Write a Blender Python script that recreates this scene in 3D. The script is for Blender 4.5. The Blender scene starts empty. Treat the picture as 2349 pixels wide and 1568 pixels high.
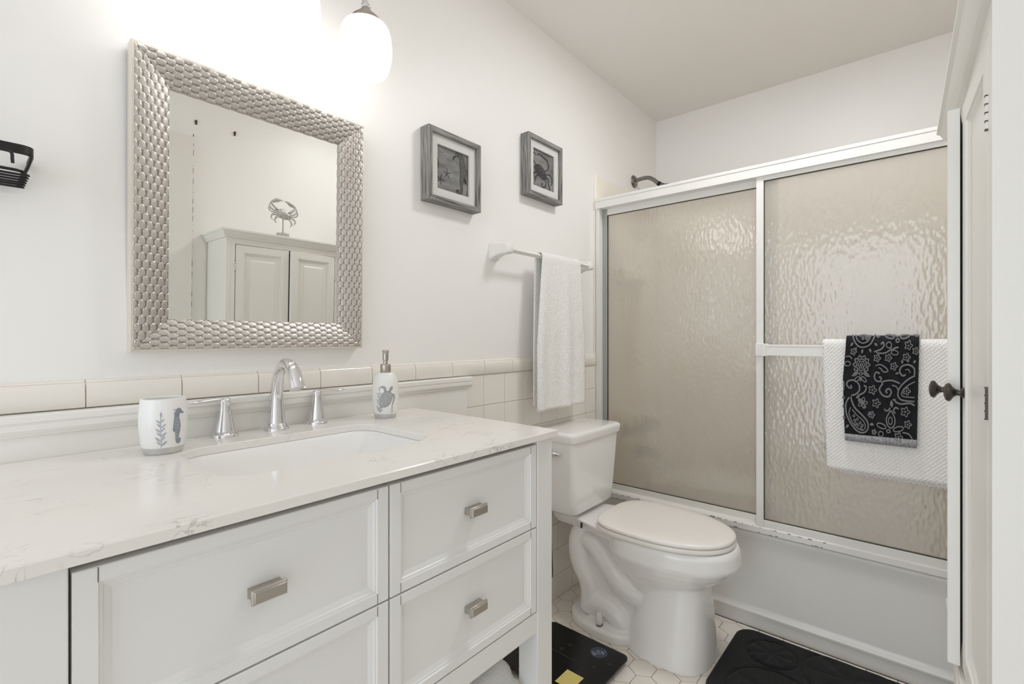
import bpy, bmesh, math, random
from math import sin, cos, pi, radians, sqrt
from mathutils import Vector, Matrix
random.seed(7)
S = bpy.context.scene
COL = S.collection

# ---------------------------------------------------------------- camera
F_PX, W_PX = 1100.3, 2349.0
cam_d = bpy.data.cameras.new('camera')
cam_d.sensor_width = 36.0
cam_d.lens = 36.0 * F_PX / W_PX
cam_d.shift_y = -10.6 / W_PX
cam_d.clip_start = 0.01
cam = bpy.data.objects.new('camera', cam_d)
COL.objects.link(cam)
cam.location = (0, -1.2, 1.1168)
cam.rotation_euler = (radians(90), 0, radians(40.655 - 90))
S.camera = cam

# ---------------------------------------------------------------- light and exposure
S.view_settings.view_transform = 'Standard'
S.view_settings.look = 'None'
S.view_settings.gamma = 1.0
S.view_settings.use_curve_mapping = False
S.view_settings.exposure = 0.0
LAMP = 2.9            # strength of the lit glass shades
CEIL_FILL = 37.0            # strength of the unseen ceiling fill light, added to brighten the room
HALL = 16.0            # daylight coming in through the doorway behind the camera (W)
world = bpy.data.worlds.new('world')
S.world = world
world.use_nodes = True
bg = world.node_tree.nodes['Background']
bg.inputs[0].default_value = (0.75, 0.85, 1.0, 1)
bg.inputs[1].default_value = 0.8
ld = bpy.data.lights.new('doorway_daylight', 'AREA')
ld.shape = 'RECTANGLE'; ld.size = 1.26; ld.size_y = 2.04
ld.energy = HALL; ld.color = (0.84, 0.91, 1.0)
lo = bpy.data.objects.new('doorway_daylight', ld)
COL.objects.link(lo)
lo.location = (-1.76, -0.81, 1.05)
lo.rotation_euler = (radians(90), 0, radians(-90))
S.cycles.max_bounces = 14
S.cycles.diffuse_bounces = 8
S.cycles.glossy_bounces = 5
S.cycles.transmission_bounces = 8
S.cycles.transparent_max_bounces = 10
S.cycles.sample_clamp_indirect = 4.0
S.cycles.use_denoising = True

# ---------------------------------------------------------------- materials
def rgb(r, g, b):
    f = lambda c: (c/255/12.92) if c/255 <= 0.04045 else ((c/255 + 0.055)/1.055)**2.4
    return (f(r), f(g), f(b), 1)

def nd(nt, t, **kw):
    n = nt.nodes.new(t)
    for k, v in kw.items():
        setattr(n, k, v)
    return n

def mat(name, col, rough=0.5, metal=0.0, bump=None, var=None, coat=0.0, sheen=0.0, spec=None, stretch=None):
    """principled material; bump=(scale, strength, detail); var=(scale, amount, detail) mottles the colour"""
    m = bpy.data.materials.new(name); m.use_nodes = True
    nt = m.node_tree; b = nt.nodes['Principled BSDF']
    b.inputs['Base Color'].default_value = col
    b.inputs['Roughness'].default_value = rough
    b.inputs['Metallic'].default_value = metal
    b.inputs['Coat Weight'].default_value = coat
    b.inputs['Sheen Weight'].default_value = sheen
    if spec is not None: b.inputs['Specular IOR Level'].default_value = spec
    tc = nd(nt, 'ShaderNodeTexCoord')
    src = tc.outputs['Object']
    if stretch:
        mp = nd(nt, 'ShaderNodeMapping'); mp.inputs['Scale'].default_value = stretch
        nt.links.new(src, mp.inputs[0]); src = mp.outputs[0]
    if bump:
        n = nd(nt, 'ShaderNodeTexNoise'); n.inputs['Scale'].default_value = bump[0]
        n.inputs['Detail'].default_value = bump[2] if len(bump) > 2 else 3
        nt.links.new(src, n.inputs['Vector'])
        bp = nd(nt, 'ShaderNodeBump'); bp.inputs['Strength'].default_value = bump[1]
        bp.inputs['Distance'].default_value = 0.002
        nt.links.new(n.outputs['Fac'], bp.inputs['Height'])
        nt.links.new(bp.outputs[0], b.inputs['Normal'])
    if var:
        n = nd(nt, 'ShaderNodeTexNoise'); n.inputs['Scale'].default_value = var[0]
        n.inputs['Detail'].default_value = var[2] if len(var) > 2 else 3
        nt.links.new(src, n.inputs['Vector'])
        r = nd(nt, 'ShaderNodeValToRGB')
        c2 = tuple(max(0, min(1, c*(1 - var[1]))) for c in col[:3]) + (1,)
        r.color_ramp.elements[0].position = 0.3; r.color_ramp.elements[0].color = c2
        r.color_ramp.elements[1].position = 0.65; r.color_ramp.elements[1].color = col
        nt.links.new(n.outputs['Fac'], r.inputs[0])
        nt.links.new(r.outputs[0], b.inputs['Base Color'])
    return m

M = {}
M['wall'] = mat('wall_paint', rgb(245, 243, 240), 0.42, bump=(9, 0.22, 6))
M['ceiling'] = mat('ceiling_paint', rgb(242, 238, 233), 0.7, bump=(60, 0.25, 4))
M['trim'] = mat('trim_paint', rgb(238, 236, 231), 0.35, bump=(14, 0.08, 4))
M['tile'] = mat('wall_tile', rgb(240, 235, 227), 0.12, bump=(11, 0.1, 2), spec=0.6)
M['grout'] = mat('grout', rgb(222, 216, 204), 0.8)
M['hex'] = mat('hex_tile', rgb(242, 235, 226), 0.3, var=(9, 0.05))
M['hexgrout'] = mat('dark_grout', rgb(120, 112, 102), 0.9, var=(40, 0.35))
M['vanity'] = mat('vanity_paint', rgb(236, 236, 234), 0.32, bump=(25, 0.04, 2))
M['gap'] = mat('shadow_gap', rgb(96, 90, 80), 0.8)
M['cabinet'] = mat('cabinet_paint', rgb(236, 234, 228), 0.35, bump=(18, 0.08, 3))
M['nickel'] = mat('brushed_nickel', rgb(186, 180, 172), 0.3, 1.0, bump=(300, 0.03, 1), stretch=(1, 1, 20))
M['chrome'] = mat('chrome', rgb(232, 232, 234), 0.04, 1.0)
M['steel'] = mat('dull_chrome', rgb(150, 148, 144), 0.22, 1.0, var=(150, 0.4, 4))
M['bronze'] = mat('dark_bronze', rgb(84, 80, 74), 0.3, 0.9)
M['black_metal'] = mat('black_metal', rgb(20, 20, 20), 0.38)
M['porcelain'] = mat('porcelain', rgb(246, 245, 243), 0.07, coat=0.4)
M['seat'] = mat('seat_plastic', rgb(245, 242, 236), 0.22)
M['ceramic'] = mat('white_ceramic', rgb(240, 239, 236), 0.22, bump=(30, 0.06))
M['concrete'] = mat('grey_concrete', rgb(214, 212, 210), 0.85, bump=(120, 0.4), var=(45, 0.2))
M['bluegrey'] = mat('blue_grey_glaze', rgb(182, 186, 197), 0.5, var=(120, 0.15))
M['slate'] = mat('slate_blue_glaze', rgb(146, 153, 167), 0.5, var=(150, 0.2))
M['greyglaze'] = mat('grey_glaze', rgb(158, 160, 164), 0.5, var=(150, 0.2))
M['plastic_white'] = mat('white_plastic', rgb(238, 236, 230), 0.25)
M['alum'] = mat('white_aluminium', rgb(236, 234, 229), 0.3, var=(5, 0.03))
M['alum_grey'] = mat('bare_aluminium', rgb(176, 176, 174), 0.38, 0.6)
M['chip'] = mat('chipped_paint', rgb(80, 76, 70), 0.8)
M['gasket'] = mat('dark_gasket', rgb(70, 64, 54), 0.7)
M['surround'] = mat('tub_surround_acrylic', rgb(245, 238, 227), 0.28, bump=(4, 0.1, 3))
M['tub'] = mat('tub_enamel', rgb(238, 236, 231), 0.2, var=(2, 0.03))
M['towel'] = None
M['black_towel'] = mat('black_terry', rgb(20, 21, 26), 0.95, bump=(900, 0.9, 2), sheen=0.06)
M['paisley'] = mat('grey_terry', rgb(128, 128, 130), 0.95, bump=(900, 0.9, 2), sheen=0.2)
M['hem'] = mat('grey_hem', rgb(168, 168, 170), 0.9, var=(160, 0.4, 2))
M['plush'] = mat('black_plush', rgb(12, 12, 14), 0.95, bump=(500, 0.8, 3), sheen=0.06, var=(14, 0.4, 4))
M['glass_black'] = mat('black_glass', rgb(13, 13, 14), 0.22, var=(25, 0.3), spec=0.35)
M['sticker_navy'] = mat('navy_sticker', rgb(52, 62, 78), 0.5)
M['sticker_ink'] = mat('sticker_ink', rgb(190, 198, 206), 0.6)
M['yellow'] = mat('yellow_sticker', rgb(232, 214, 132), 0.6, var=(120, 0.12), stretch=(1, 8, 1))
M['smudge'] = mat('smudge', rgb(52, 52, 54), 0.8)
M['matboard'] = mat('mat_board', rgb(226, 225, 222), 0.8)
M['print_ink'] = mat('print_ink', rgb(38, 38, 40), 0.85)
M['print_mid'] = mat('print_mid_grey', rgb(118, 117, 116), 0.85, var=(150, 0.5))
M['silver'] = mat('antique_silver', rgb(208, 206, 203), 0.5, 0.35, bump=(90, 0.5), var=(60, 0.3))
M['rust'] = mat('rusty_metal', rgb(92, 76, 56), 0.8, var=(200, 0.5))
M['mirror'] = mat('mirror_silvering', rgb(236, 236, 232), 0.0, 1.0)
M['frame_metal'] = mat('champagne_leaf', rgb(204, 199, 194), 0.32, 0.85, bump=(600, 0.12, 2))
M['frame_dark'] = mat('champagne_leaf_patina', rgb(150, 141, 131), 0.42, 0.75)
M['frame_lip'] = mat('champagne_lip', rgb(226, 219, 207), 0.35, 0.5)
M['fluffy'] = mat('fluffy_white_terry', rgb(232, 232, 230), 0.95, bump=(220, 0.8, 4), sheen=0.3)
M['rubber'] = mat('black_rubber', rgb(24, 24, 24), 0.7)
M['casing'] = mat('door_paint', rgb(232, 229, 222), 0.4)
M['soap_white'] = mat('soap_dish_white', rgb(244, 240, 232), 0.25)
M['braid'] = mat('braided_steel', rgb(130, 128, 124), 0.35, 0.9, bump=(800, 0.5))

def weave_mat(name, col, scale, strength, diag=True):
    m = bpy.data.materials.new(name); m.use_nodes = True
    nt = m.node_tree; b = nt.nodes['Principled BSDF']
    b.inputs['Base Color'].default_value = col
    b.inputs['Roughness'].default_value = 0.9
    b.inputs['Sheen Weight'].default_value = 0.15
    uv = nd(nt, 'ShaderNodeUVMap')
    mp = nd(nt, 'ShaderNodeMapping'); mp.inputs['Rotation'].default_value = (0, 0, radians(32 if diag else 0))
    mp.inputs['Scale'].default_value = (scale, scale*0.62, 1)
    nt.links.new(uv.outputs[0], mp.inputs[0])
    w1 = nd(nt, 'ShaderNodeTexWave', wave_type='BANDS', bands_direction='X'); w1.inputs['Scale'].default_value = 1
    w2 = nd(nt, 'ShaderNodeTexWave', wave_type='BANDS', bands_direction='Y'); w2.inputs['Scale'].default_value = 1
    w1.inputs['Distortion'].default_value = 0.6; w1.inputs['Detail Scale'].default_value = 3
    for w in (w1, w2): nt.links.new(mp.outputs[0], w.inputs['Vector'])
    mul = nd(nt, 'ShaderNodeMath', operation='MULTIPLY')
    nt.links.new(w1.outputs['Fac'], mul.inputs[0]); nt.links.new(w2.outputs['Fac'], mul.inputs[1])
    bp = nd(nt, 'ShaderNodeBump'); bp.inputs['Strength'].default_value = strength; bp.inputs['Distance'].default_value = 0.003
    nt.links.new(mul.outputs[0], bp.inputs['Height']); nt.links.new(bp.outputs[0], b.inputs['Normal'])
    return m
M['towel'] = weave_mat('white_waffle_cotton', rgb(246, 244, 241), 5, 0.6)

def quartz_mat():
    m = mat('white_quartz', rgb(240, 237, 232), 0.14, spec=0.5)
    nt = m.node_tree; b = nt.nodes['Principled BSDF']
    tc = nd(nt, 'ShaderNodeTexCoord')
    n1 = nd(nt, 'ShaderNodeTexNoise'); n1.inputs['Scale'].default_value = 16; n1.inputs['Detail'].default_value = 5; n1.inputs['Distortion'].default_value = 1.2
    mp = nd(nt, 'ShaderNodeMapping'); mp.inputs['Scale'].default_value = (1.0, 2.2, 1.5); mp.inputs['Rotation'].default_value = (0, 0, 0.3)
    nt.links.new(tc.outputs['Object'], mp.inputs[0]); nt.links.new(mp.outputs[0], n1.inputs['Vector'])
    r = nd(nt, 'ShaderNodeValToRGB')
    e = r.color_ramp.elements
    e[0].position = 0.475; e[0].color = (0, 0, 0, 1); e[1].position = 0.5; e[1].color = (1, 1, 1, 1)
    x = e.new(0.525); x.color = (0, 0, 0, 1)
    nt.links.new(n1.outputs['Fac'], r.inputs[0])
    n2 = nd(nt, 'ShaderNodeTexNoise'); n2.inputs['Scale'].default_value = 9; n2.inputs['Detail'].default_value = 2
    nt.links.new(tc.outputs['Object'], n2.inputs['Vector'])
    r2 = nd(nt, 'ShaderNodeValToRGB'); r2.color_ramp.elements[0].position = 0.52; r2.color_ramp.elements[1].position = 0.66
    nt.links.new(n2.outputs['Fac'], r2.inputs[0])
    mul = nd(nt, 'ShaderNodeMath', operation='MULTIPLY'); nt.links.new(r.outputs[0], mul.inputs[0]); nt.links.new(r2.outputs[0], mul.inputs[1])
    sc = nd(nt, 'ShaderNodeMath', operation='MULTIPLY'); sc.inputs[1].default_value = 0.75; nt.links.new(mul.outputs[0], sc.inputs[0])
    mx = nd(nt, 'ShaderNodeMix', data_type='RGBA'); mx.inputs['A'].default_value = rgb(240, 237, 232); mx.inputs['B'].default_value = rgb(188, 184, 178)
    nt.links.new(sc.outputs[0], mx.inputs['Factor']); nt.links.new(mx.outputs['Result'], b.inputs['Base Color'])
    return m
M['quartz'] = quartz_mat()

def schlick(nt, bp, f0, k):
    lw = nd(nt, 'ShaderNodeLayerWeight'); lw.inputs['Blend'].default_value = 0.5
    if bp: nt.links.new(bp.outputs[0], lw.inputs['Normal'])
    pw = nd(nt, 'ShaderNodeMath', operation='POWER'); pw.inputs[1].default_value = 5
    nt.links.new(lw.outputs['Facing'], pw.inputs[0])
    ma = nd(nt, 'ShaderNodeMath', operation='MULTIPLY_ADD'); ma.inputs[1].default_value = k; ma.inputs[2].default_value = f0
    nt.links.new(pw.outputs[0], ma.inputs[0])
    return ma

def glass_mat():
    """obscure 'rain' shower glass: ripply, part etched"""
    m = bpy.data.materials.new('obscure_glass'); m.use_nodes = True
    nt = m.node_tree; nt.nodes.remove(nt.nodes['Principled BSDF']); out = nt.nodes['Material Output']
    tc = nd(nt, 'ShaderNodeTexCoord')
    mp = nd(nt, 'ShaderNodeMapping'); mp.inputs['Scale'].default_value = (1, 1, 0.45)
    nt.links.new(tc.outputs['Object'], mp.inputs[0])
    v = nd(nt, 'ShaderNodeTexVoronoi', feature='SMOOTH_F1'); v.inputs['Scale'].default_value = 95; v.inputs['Smoothness'].default_value = 0.6
    nt.links.new(mp.outputs[0], v.inputs['Vector'])
    bp = nd(nt, 'ShaderNodeBump'); bp.inputs['Strength'].default_value = 0.2; bp.inputs['Distance'].default_value = 0.004
    nt.links.new(v.outputs['Distance'], bp.inputs['Height'])
    rf = nd(nt, 'ShaderNodeBsdfRefraction'); rf.inputs['Color'].default_value = (0.97, 0.955, 0.925, 1)
    rf.inputs['Roughness'].default_value = 0.16; rf.inputs['IOR'].default_value = 1.35
    gl = nd(nt, 'ShaderNodeBsdfGlossy'); gl.inputs['Roughness'].default_value = 0.06; gl.inputs['Color'].default_value = (1, 1, 1, 1)
    tl = nd(nt, 'ShaderNodeBsdfTranslucent'); tl.inputs['Color'].default_value = (0.90, 0.865, 0.80, 1)
    df = nd(nt, 'ShaderNodeBsdfDiffuse'); df.inputs['Color'].default_value = (0.90, 0.865, 0.80, 1)
    for s in (rf, gl, tl, df): nt.links.new(bp.outputs[0], s.inputs['Normal'])
    m1 = nd(nt, 'ShaderNodeMixShader'); m1.inputs[0].default_value = 0.5
    nt.links.new(tl.outputs[0], m1.inputs[1]); nt.links.new(df.outputs[0], m1.inputs[2])
    m2 = nd(nt, 'ShaderNodeMixShader'); m2.inputs[0].default_value = 0.48
    nt.links.new(rf.outputs[0], m2.inputs[1]); nt.links.new(m1.outputs[0], m2.inputs[2])
    fr = schlick(nt, bp, 0.065, 0.6)
    m3 = nd(nt, 'ShaderNodeMixShader')
    nt.links.new(fr.outputs[0], m3.inputs[0]); nt.links.new(m2.outputs[0], m3.inputs[1]); nt.links.new(gl.outputs[0], m3.inputs[2])
    nt.links.new(m3.outputs[0], out.inputs[0])
    return m
M['glass'] = glass_mat()

def clear_glass():
    m = bpy.data.materials.new('picture_glass'); m.use_nodes = True
    nt = m.node_tree; nt.nodes.remove(nt.nodes['Principled BSDF']); out = nt.nodes['Material Output']
    tr = nd(nt, 'ShaderNodeBsdfTransparent'); gl = nd(nt, 'ShaderNodeBsdfGlossy'); gl.inputs['Roughness'].default_value = 0.02
    fr = schlick(nt, None, 0.03, 0.6)
    mx = nd(nt, 'ShaderNodeMixShader')
    nt.links.new(fr.outputs[0], mx.inputs[0]); nt.links.new(tr.outputs[0], mx.inputs[1]); nt.links.new(gl.outputs[0], mx.inputs[2])
    nt.links.new(mx.outputs[0], out.inputs[0])
    return m
M['picglass'] = clear_glass()

def emit_mat(name, col, strength):
    m = bpy.data.materials.new(name); m.use_nodes = True
    b = m.node_tree.nodes['Principled BSDF']
    b.inputs['Base Color'].default_value = (0.9, 0.9, 0.88, 1); b.inputs['Roughness'].default_value = 0.3
    b.inputs['Emission Color'].default_value = col; b.inputs['Emission Strength'].default_value = strength
    return m
M['ceil_fill'] = emit_mat('added_fill_lens', (0.97, 0.985, 1.0, 1), CEIL_FILL)  # glowing lens of the added ceiling fill
M['lit'] = emit_mat('lit_opal_glass', (1.0, 0.98, 0.955, 1), LAMP)

def wood_grain(name, axis):
    """weathered grey wood, grain running along the given axis"""
    m = bpy.data.materials.new(name); m.use_nodes = True
    nt = m.node_tree; b = nt.nodes['Principled BSDF']; b.inputs['Roughness'].default_value = 0.75
    tc = nd(nt, 'ShaderNodeTexCoord'); mp = nd(nt, 'ShaderNodeMapping')
    sc = [260, 260, 260]; sc[axis] = 9
    mp.inputs['Scale'].default_value = sc
    nt.links.new(tc.outputs['Object'], mp.inputs[0])
    n = nd(nt, 'ShaderNodeTexNoise'); n.inputs['Scale'].default_value = 1; n.inputs['Detail'].default_value = 3
    nt.links.new(mp.outputs[0], n.inputs['Vector'])
    r = nd(nt, 'ShaderNodeValToRGB'); e = r.color_ramp.elements
    e[0].position = 0.34; e[0].color = rgb(64, 62, 60); e[1].position = 0.62; e[1].color = rgb(160, 157, 153)
    x = e.new(0.44); x.color = rgb(122, 120, 117)
    nt.links.new(n.outputs['Fac'], r.inputs[0]); nt.links.new(r.outputs[0], b.inputs['Base Color'])
    bp = nd(nt, 'ShaderNodeBump'); bp.inputs['Strength'].default_value = 0.5; bp.inputs['Distance'].default_value = 0.001
    nt.links.new(n.outputs['Fac'], bp.inputs['Height']); nt.links.new(bp.outputs[0], b.inputs['Normal'])
    return m
M['wood_x'] = wood_grain('grey_wood_along', 0)
M['wood_z'] = wood_grain('grey_wood_up', 2)

def print_mat():
    m = bpy.data.materials.new('grey_print'); m.use_nodes = True
    nt = m.node_tree; b = nt.nodes['Principled BSDF']; b.inputs['Roughness'].default_value = 0.7
    tc = nd(nt, 'ShaderNodeTexCoord'); mp = nd(nt, 'ShaderNodeMapping'); mp.inputs['Scale'].default_value = (10, 10, 34)
    nt.links.new(tc.outputs['Object'], mp.inputs[0])
    n = nd(nt, 'ShaderNodeTexNoise'); n.inputs['Scale'].default_value = 1; n.inputs['Detail'].default_value = 6
    nt.links.new(mp.outputs[0], n.inputs['Vector'])
    r = nd(nt, 'ShaderNodeValToRGB'); e = r.color_ramp.elements
    e[0].position = 0.3; e[0].color = rgb(84, 83, 82); e[1].position = 0.72; e[1].color = rgb(156, 155, 153)
    nt.links.new(n.outputs['Fac'], r.inputs[0]); nt.links.new(r.outputs[0], b.inputs['Base Color'])
    return m
M['print'] = print_mat()

# ---------------------------------------------------------------- mesh helpers
class MB:
    def __init__(s): s.v = []; s.f = []; s.m = []; s.uv = {}
    def add(s, p): s.v.append(tuple(p)); return len(s.v) - 1
    def face(s, idx, mi=0): s.f.append(tuple(idx)); s.m.append(mi)
    def box(s, x0, x1, y0, y1, z0, z1, mi=0):
        a = [s.add(p) for p in ((x0,y0,z0),(x1,y0,z0),(x1,y1,z0),(x0,y1,z0),(x0,y0,z1),(x1,y0,z1),(x1,y1,z1),(x0,y1,z1))]
        for q in ((3,2,1,0),(4,5,6,7),(0,1,5,4),(1,2,6,5),(2,3,7,6),(3,0,4,7)): s.face([a[i] for i in q], mi)
    def loft(s, rings, cap0=True, cap1=True, closed=True, mi=0, loop=False):
        ids = [[s.add(p) for p in r] for r in rings]
        n = len(rings[0]); R = len(ids)
        for i in range(R if loop else R - 1):
            a, b = ids[i], ids[(i + 1) % R]
            for j in range(n if closed else n - 1):
                k = (j + 1) % n
                s.face((a[j], a[k], b[k], b[j]), mi)
        if cap0 and not loop: s.face(ids[0][::-1], mi)
        if cap1 and not loop: s.face(ids[-1], mi)
        return ids
    def lathe(s, prof, c=(0,0,0), n=40, mi=0, axis='z', cap=True, sq=None):
        rings = []
        for r, h in prof:
            ring = []
            for j in range(n):
                a = 2*pi*j/n; x, y = r*cos(a), r*sin(a)*(sq if sq else 1)
                p = (x, y, h) if axis == 'z' else ((h, x, y) if axis == 'x' else (y, h, x))
                ring.append((c[0]+p[0], c[1]+p[1], c[2]+p[2]))
            rings.append(ring)
        s.loft(rings, cap, cap, True, mi)
    def tube(s, path, rad, n=12, mi=0, cap=True, closed=False, flat=1.0, up=None):
        P = [Vector(p) for p in path]; R = rad if isinstance(rad, (list, tuple)) else [rad]*len(P)
        T = []
        for i in range(len(P)):
            if closed: t = P[(i+1) % len(P)] - P[i-1]
            else: t = P[min(i+1, len(P)-1)] - P[max(i-1, 0)]
            T.append(t.normalized())
        u = Vector(up) if up else (Vector((0,0,1)) if abs(T[0].z) < 0.9 else Vector((1,0,0)))
        rings = []
        for i in range(len(P)):
            u = (u - T[i]*u.dot(T[i])).normalized(); w = T[i].cross(u)
            rings.append([tuple(P[i] + (u*cos(2*pi*j/n)*flat + w*sin(2*pi*j/n))*R[i]) for j in range(n)])
        s.loft(rings, cap, cap, True, mi, loop=closed)
    def sweep(s, prof, path, mi=0):
        """prof: list of (out, up) ; path: list of (point, outdir, updir): mitred sections"""
        rings = [[tuple(Vector(p) + Vector(o)*a + Vector(u)*b) for a, b in prof] for p, o, u in path]
        s.loft(rings, True, True, True, mi)
    def grid(s, fn, nu, nv, mi=0, uv=None, wrap=False):
        ids = [[s.add(fn(i/nu, j/nv)) for j in range(nv + 1)] for i in range(nu + 1)]
        for i in range(nu):
            for j in range(nv):
                f = (ids[i][j], ids[i+1][j], ids[i+1][j+1], ids[i][j+1])
                if uv: s.uv[len(s.f)] = [uv(i/nu, j/nv), uv((i+1)/nu, j/nv), uv((i+1)/nu, (j+1)/nv), uv(i/nu, (j+1)/nv)]
                s.face(f, mi)
        return ids
    def ribbon(s, pts, w, fn, mi=0, closed=False, taper=False):
        """a flat line of width w drawn on a surface fn(a, b)"""
        n = len(pts); L = []; R_ = []
        for i in range(n):
            if closed: p, q = pts[i-1], pts[(i+1) % n]
            else: p, q = pts[max(i-1, 0)], pts[min(i+1, n-1)]
            dx, dy = q[0]-p[0], q[1]-p[1]; l = sqrt(dx*dx+dy*dy) or 1
            k = w/2 * ((0.35 + 0.65*sin(pi*(i+0.5)/n)) if taper else 1)
            nx, ny = -dy/l*k, dx/l*k
            L.append(s.add(fn(pts[i][0]+nx, pts[i][1]+ny))); R_.append(s.add(fn(pts[i][0]-nx, pts[i][1]-ny)))
        for i in range(n if closed else n-1):
            j = (i+1) % n
            s.face((L[i], R_[i], R_[j], L[j]), mi)
    def blob(s, pts, fn, mi=0):
        """filled outline drawn on a surface, fanned from its middle"""
        cx = sum(p[0] for p in pts)/len(pts); cy = sum(p[1] for p in pts)/len(pts)
        c = s.add(fn(cx, cy)); a = [s.add(fn(*p)) for p in pts]; h = [s.add(fn((p[0]+cx)/2, (p[1]+cy)/2)) for p in pts]
        for i in range(len(a)):
            j = (i+1) % len(a)
            s.face((a[i], a[j], h[j], h[i]), mi); s.face((h[i], h[j], c), mi)

ORG = {}
def empty(name, loc, label, cat, group=None, rot=None):
    o = bpy.data.objects.new(name, None); COL.objects.link(o)
    o.empty_display_size = 0.05; o.location = loc
    if rot: o.rotation_euler = rot
    tag(o, label, cat, group); ORG[o.name] = Vector(loc)
    return o
def tag(o, label=None, cat=None, group=None, kind=None):
    if label: o['label'] = label
    if cat: o['category'] = cat
    if group: o['group'] = group
    if kind: o['kind'] = kind
    return o
def build(name, mb, mats, parent=None, bevel=0, smooth=35, origin=None, local=False, segs=2, subsurf=0, fix=True):
    """link what mb holds as ONE mesh object; world coordinates unless local"""
    mats = mats if isinstance(mats, (list, tuple)) else [mats]
    me = bpy.data.meshes.new(name)
    o = bpy.data.objects.new(name, me); COL.objects.link(o)
    off = Vector((0, 0, 0))
    if parent is not None:
        o.parent = parent
        if not local: off = ORG[parent.name]
        ORG[o.name] = ORG[parent.name] if not local else Vector((0,0,0))
    elif origin is not None:
        off = Vector(origin); o.location = origin; ORG[o.name] = off
    else: ORG[o.name] = Vector((0,0,0))
    me.from_pydata([(v[0]-off.x, v[1]-off.y, v[2]-off.z) for v in mb.v], [], mb.f)
    for m in mats: me.materials.append(m)
    me.polygons.foreach_set('material_index', mb.m)
    if mb.uv:
        ul = me.uv_layers.new(name='UVMap')
        for fi, uvs in mb.uv.items():
            for k, li in enumerate(me.polygons[fi].loop_indices): ul.data[li].uv = uvs[k]
    if fix:
        b = bmesh.new(); b.from_mesh(me); bmesh.ops.recalc_face_normals(b, faces=b.faces); b.to_mesh(me); b.free()
    if smooth:
        me.shade_smooth(); me.set_sharp_from_angle(angle=radians(smooth))
    if bevel:
        md = o.modifiers.new('bevel', 'BEVEL'); md.width = bevel; md.segments = segs; md.limit_method = 'ANGLE'; md.angle_limit = radians(40)
        md.harden_normals = False
    if subsurf:
        md = o.modifiers.new('sub', 'SUBSURF'); md.levels = subsurf; md.render_levels = subsurf
    return o
def struct(name, mb, mats, label=None, **kw):
    o = build(name, mb, mats, **kw); o['kind'] = 'structure'
    if label: o['label'] = label
    return o

def rrect(x0, x1, y0, y1, r, z, n=8):
    out = []
    for cx, cy, a0 in ((x1-r, y1-r, 0), (x0+r, y1-r, pi/2), (x0+r, y0+r, pi), (x1-r, y0+r, 3*pi/2)):
        for k in range(n+1):
            a = a0 + pi/2*k/n; out.append((cx+r*cos(a), cy+r*sin(a), z))
    return out
def sell(cx, cy, hw, lf, lb, z, p=2.3, n=56):
    """superellipse ring; lf = reach towards -y (front), lb = reach towards +y"""
    out = []
    for j in range(n):
        a = 2*pi*j/n; c, s = cos(a), sin(a)
        x = math.copysign(abs(c)**(2/p), c)*hw; y = math.copysign(abs(s)**(2/p), s)
        out.append((cx+x, cy + (y*lb if y > 0 else y*lf), z))
    return out
def arc(cx, cy, r, a0, a1, n=12, ry=None):
    return [(cx + r*cos(radians(a0+(a1-a0)*k/n)), cy + (ry or r)*sin(radians(a0+(a1-a0)*k/n))) for k in range(n+1)]
def circ(cx, cy, r, n=14, ry=None): return arc(cx, cy, r, 0, 360*(n-1)/n, n-1, ry)
def spline(pts, n=8, closed=False):
    """Catmull-Rom through pts (any dimension)"""
    P = [tuple(p) for p in pts]; out = []; L = len(P)
    for i in range(L if closed else L-1):
        p0 = P[(i-1) % L] if closed or i > 0 else P[0]; p1 = P[i]; p2 = P[(i+1) % L]
        p3 = P[(i+2) % L] if closed or i+2 < L else P[-1]
        for k in range(n):
            t = k/n
            out.append(tuple(0.5*((2*b) + (-a+c)*t + (2*a-5*b+4*c-d)*t*t + (-a+3*b-3*c+d)*t**3) for a, b, c, d in zip(p0, p1, p2, p3)))
    if not closed: out.append(P[-1])
    return out

# ---------------------------------------------------------------- room shell
XN, XF, YR, ZC = -1.70, 2.705, -1.548, 2.386     # near wall, wall beyond the tub, right wall, ceiling
XT = 2.002                                        # front face of the tub
T = 0.10
b = MB(); b.box(XN-T, XF+T, 0, T, -0.05, ZC+T); struct('wall_left', b, M['wall'], 'white painted plaster wall behind the vanity and toilet', smooth=0)
b = MB(); b.box(XF, XF+T, YR-T, 0, -0.05, ZC+T); struct('wall_far', b, M['wall'], 'white painted wall beyond the bathtub', smooth=0)
b = MB(); b.box(XN-T, XF, YR-T, YR, -0.05, ZC+T); struct('wall_right', b, M['wall'], 'white painted wall behind the tall storage cabinet', smooth=0)
b = MB()
b.box(XN-T, XN, -0.16, 0, 0, ZC); b.box(XN-T, XN, YR, -1.46, 0, ZC); b.box(XN-T, XN, -1.46, -0.16, 2.10, ZC)
struct('wall_near', b, M['wall'], 'wall with the open doorway behind the camera', smooth=0)
b = MB(); b.box(XN-T, XF, YR, 0, ZC, ZC+T); struct('ceiling', b, M['ceiling'], 'warm white ceiling', smooth=0)

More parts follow.
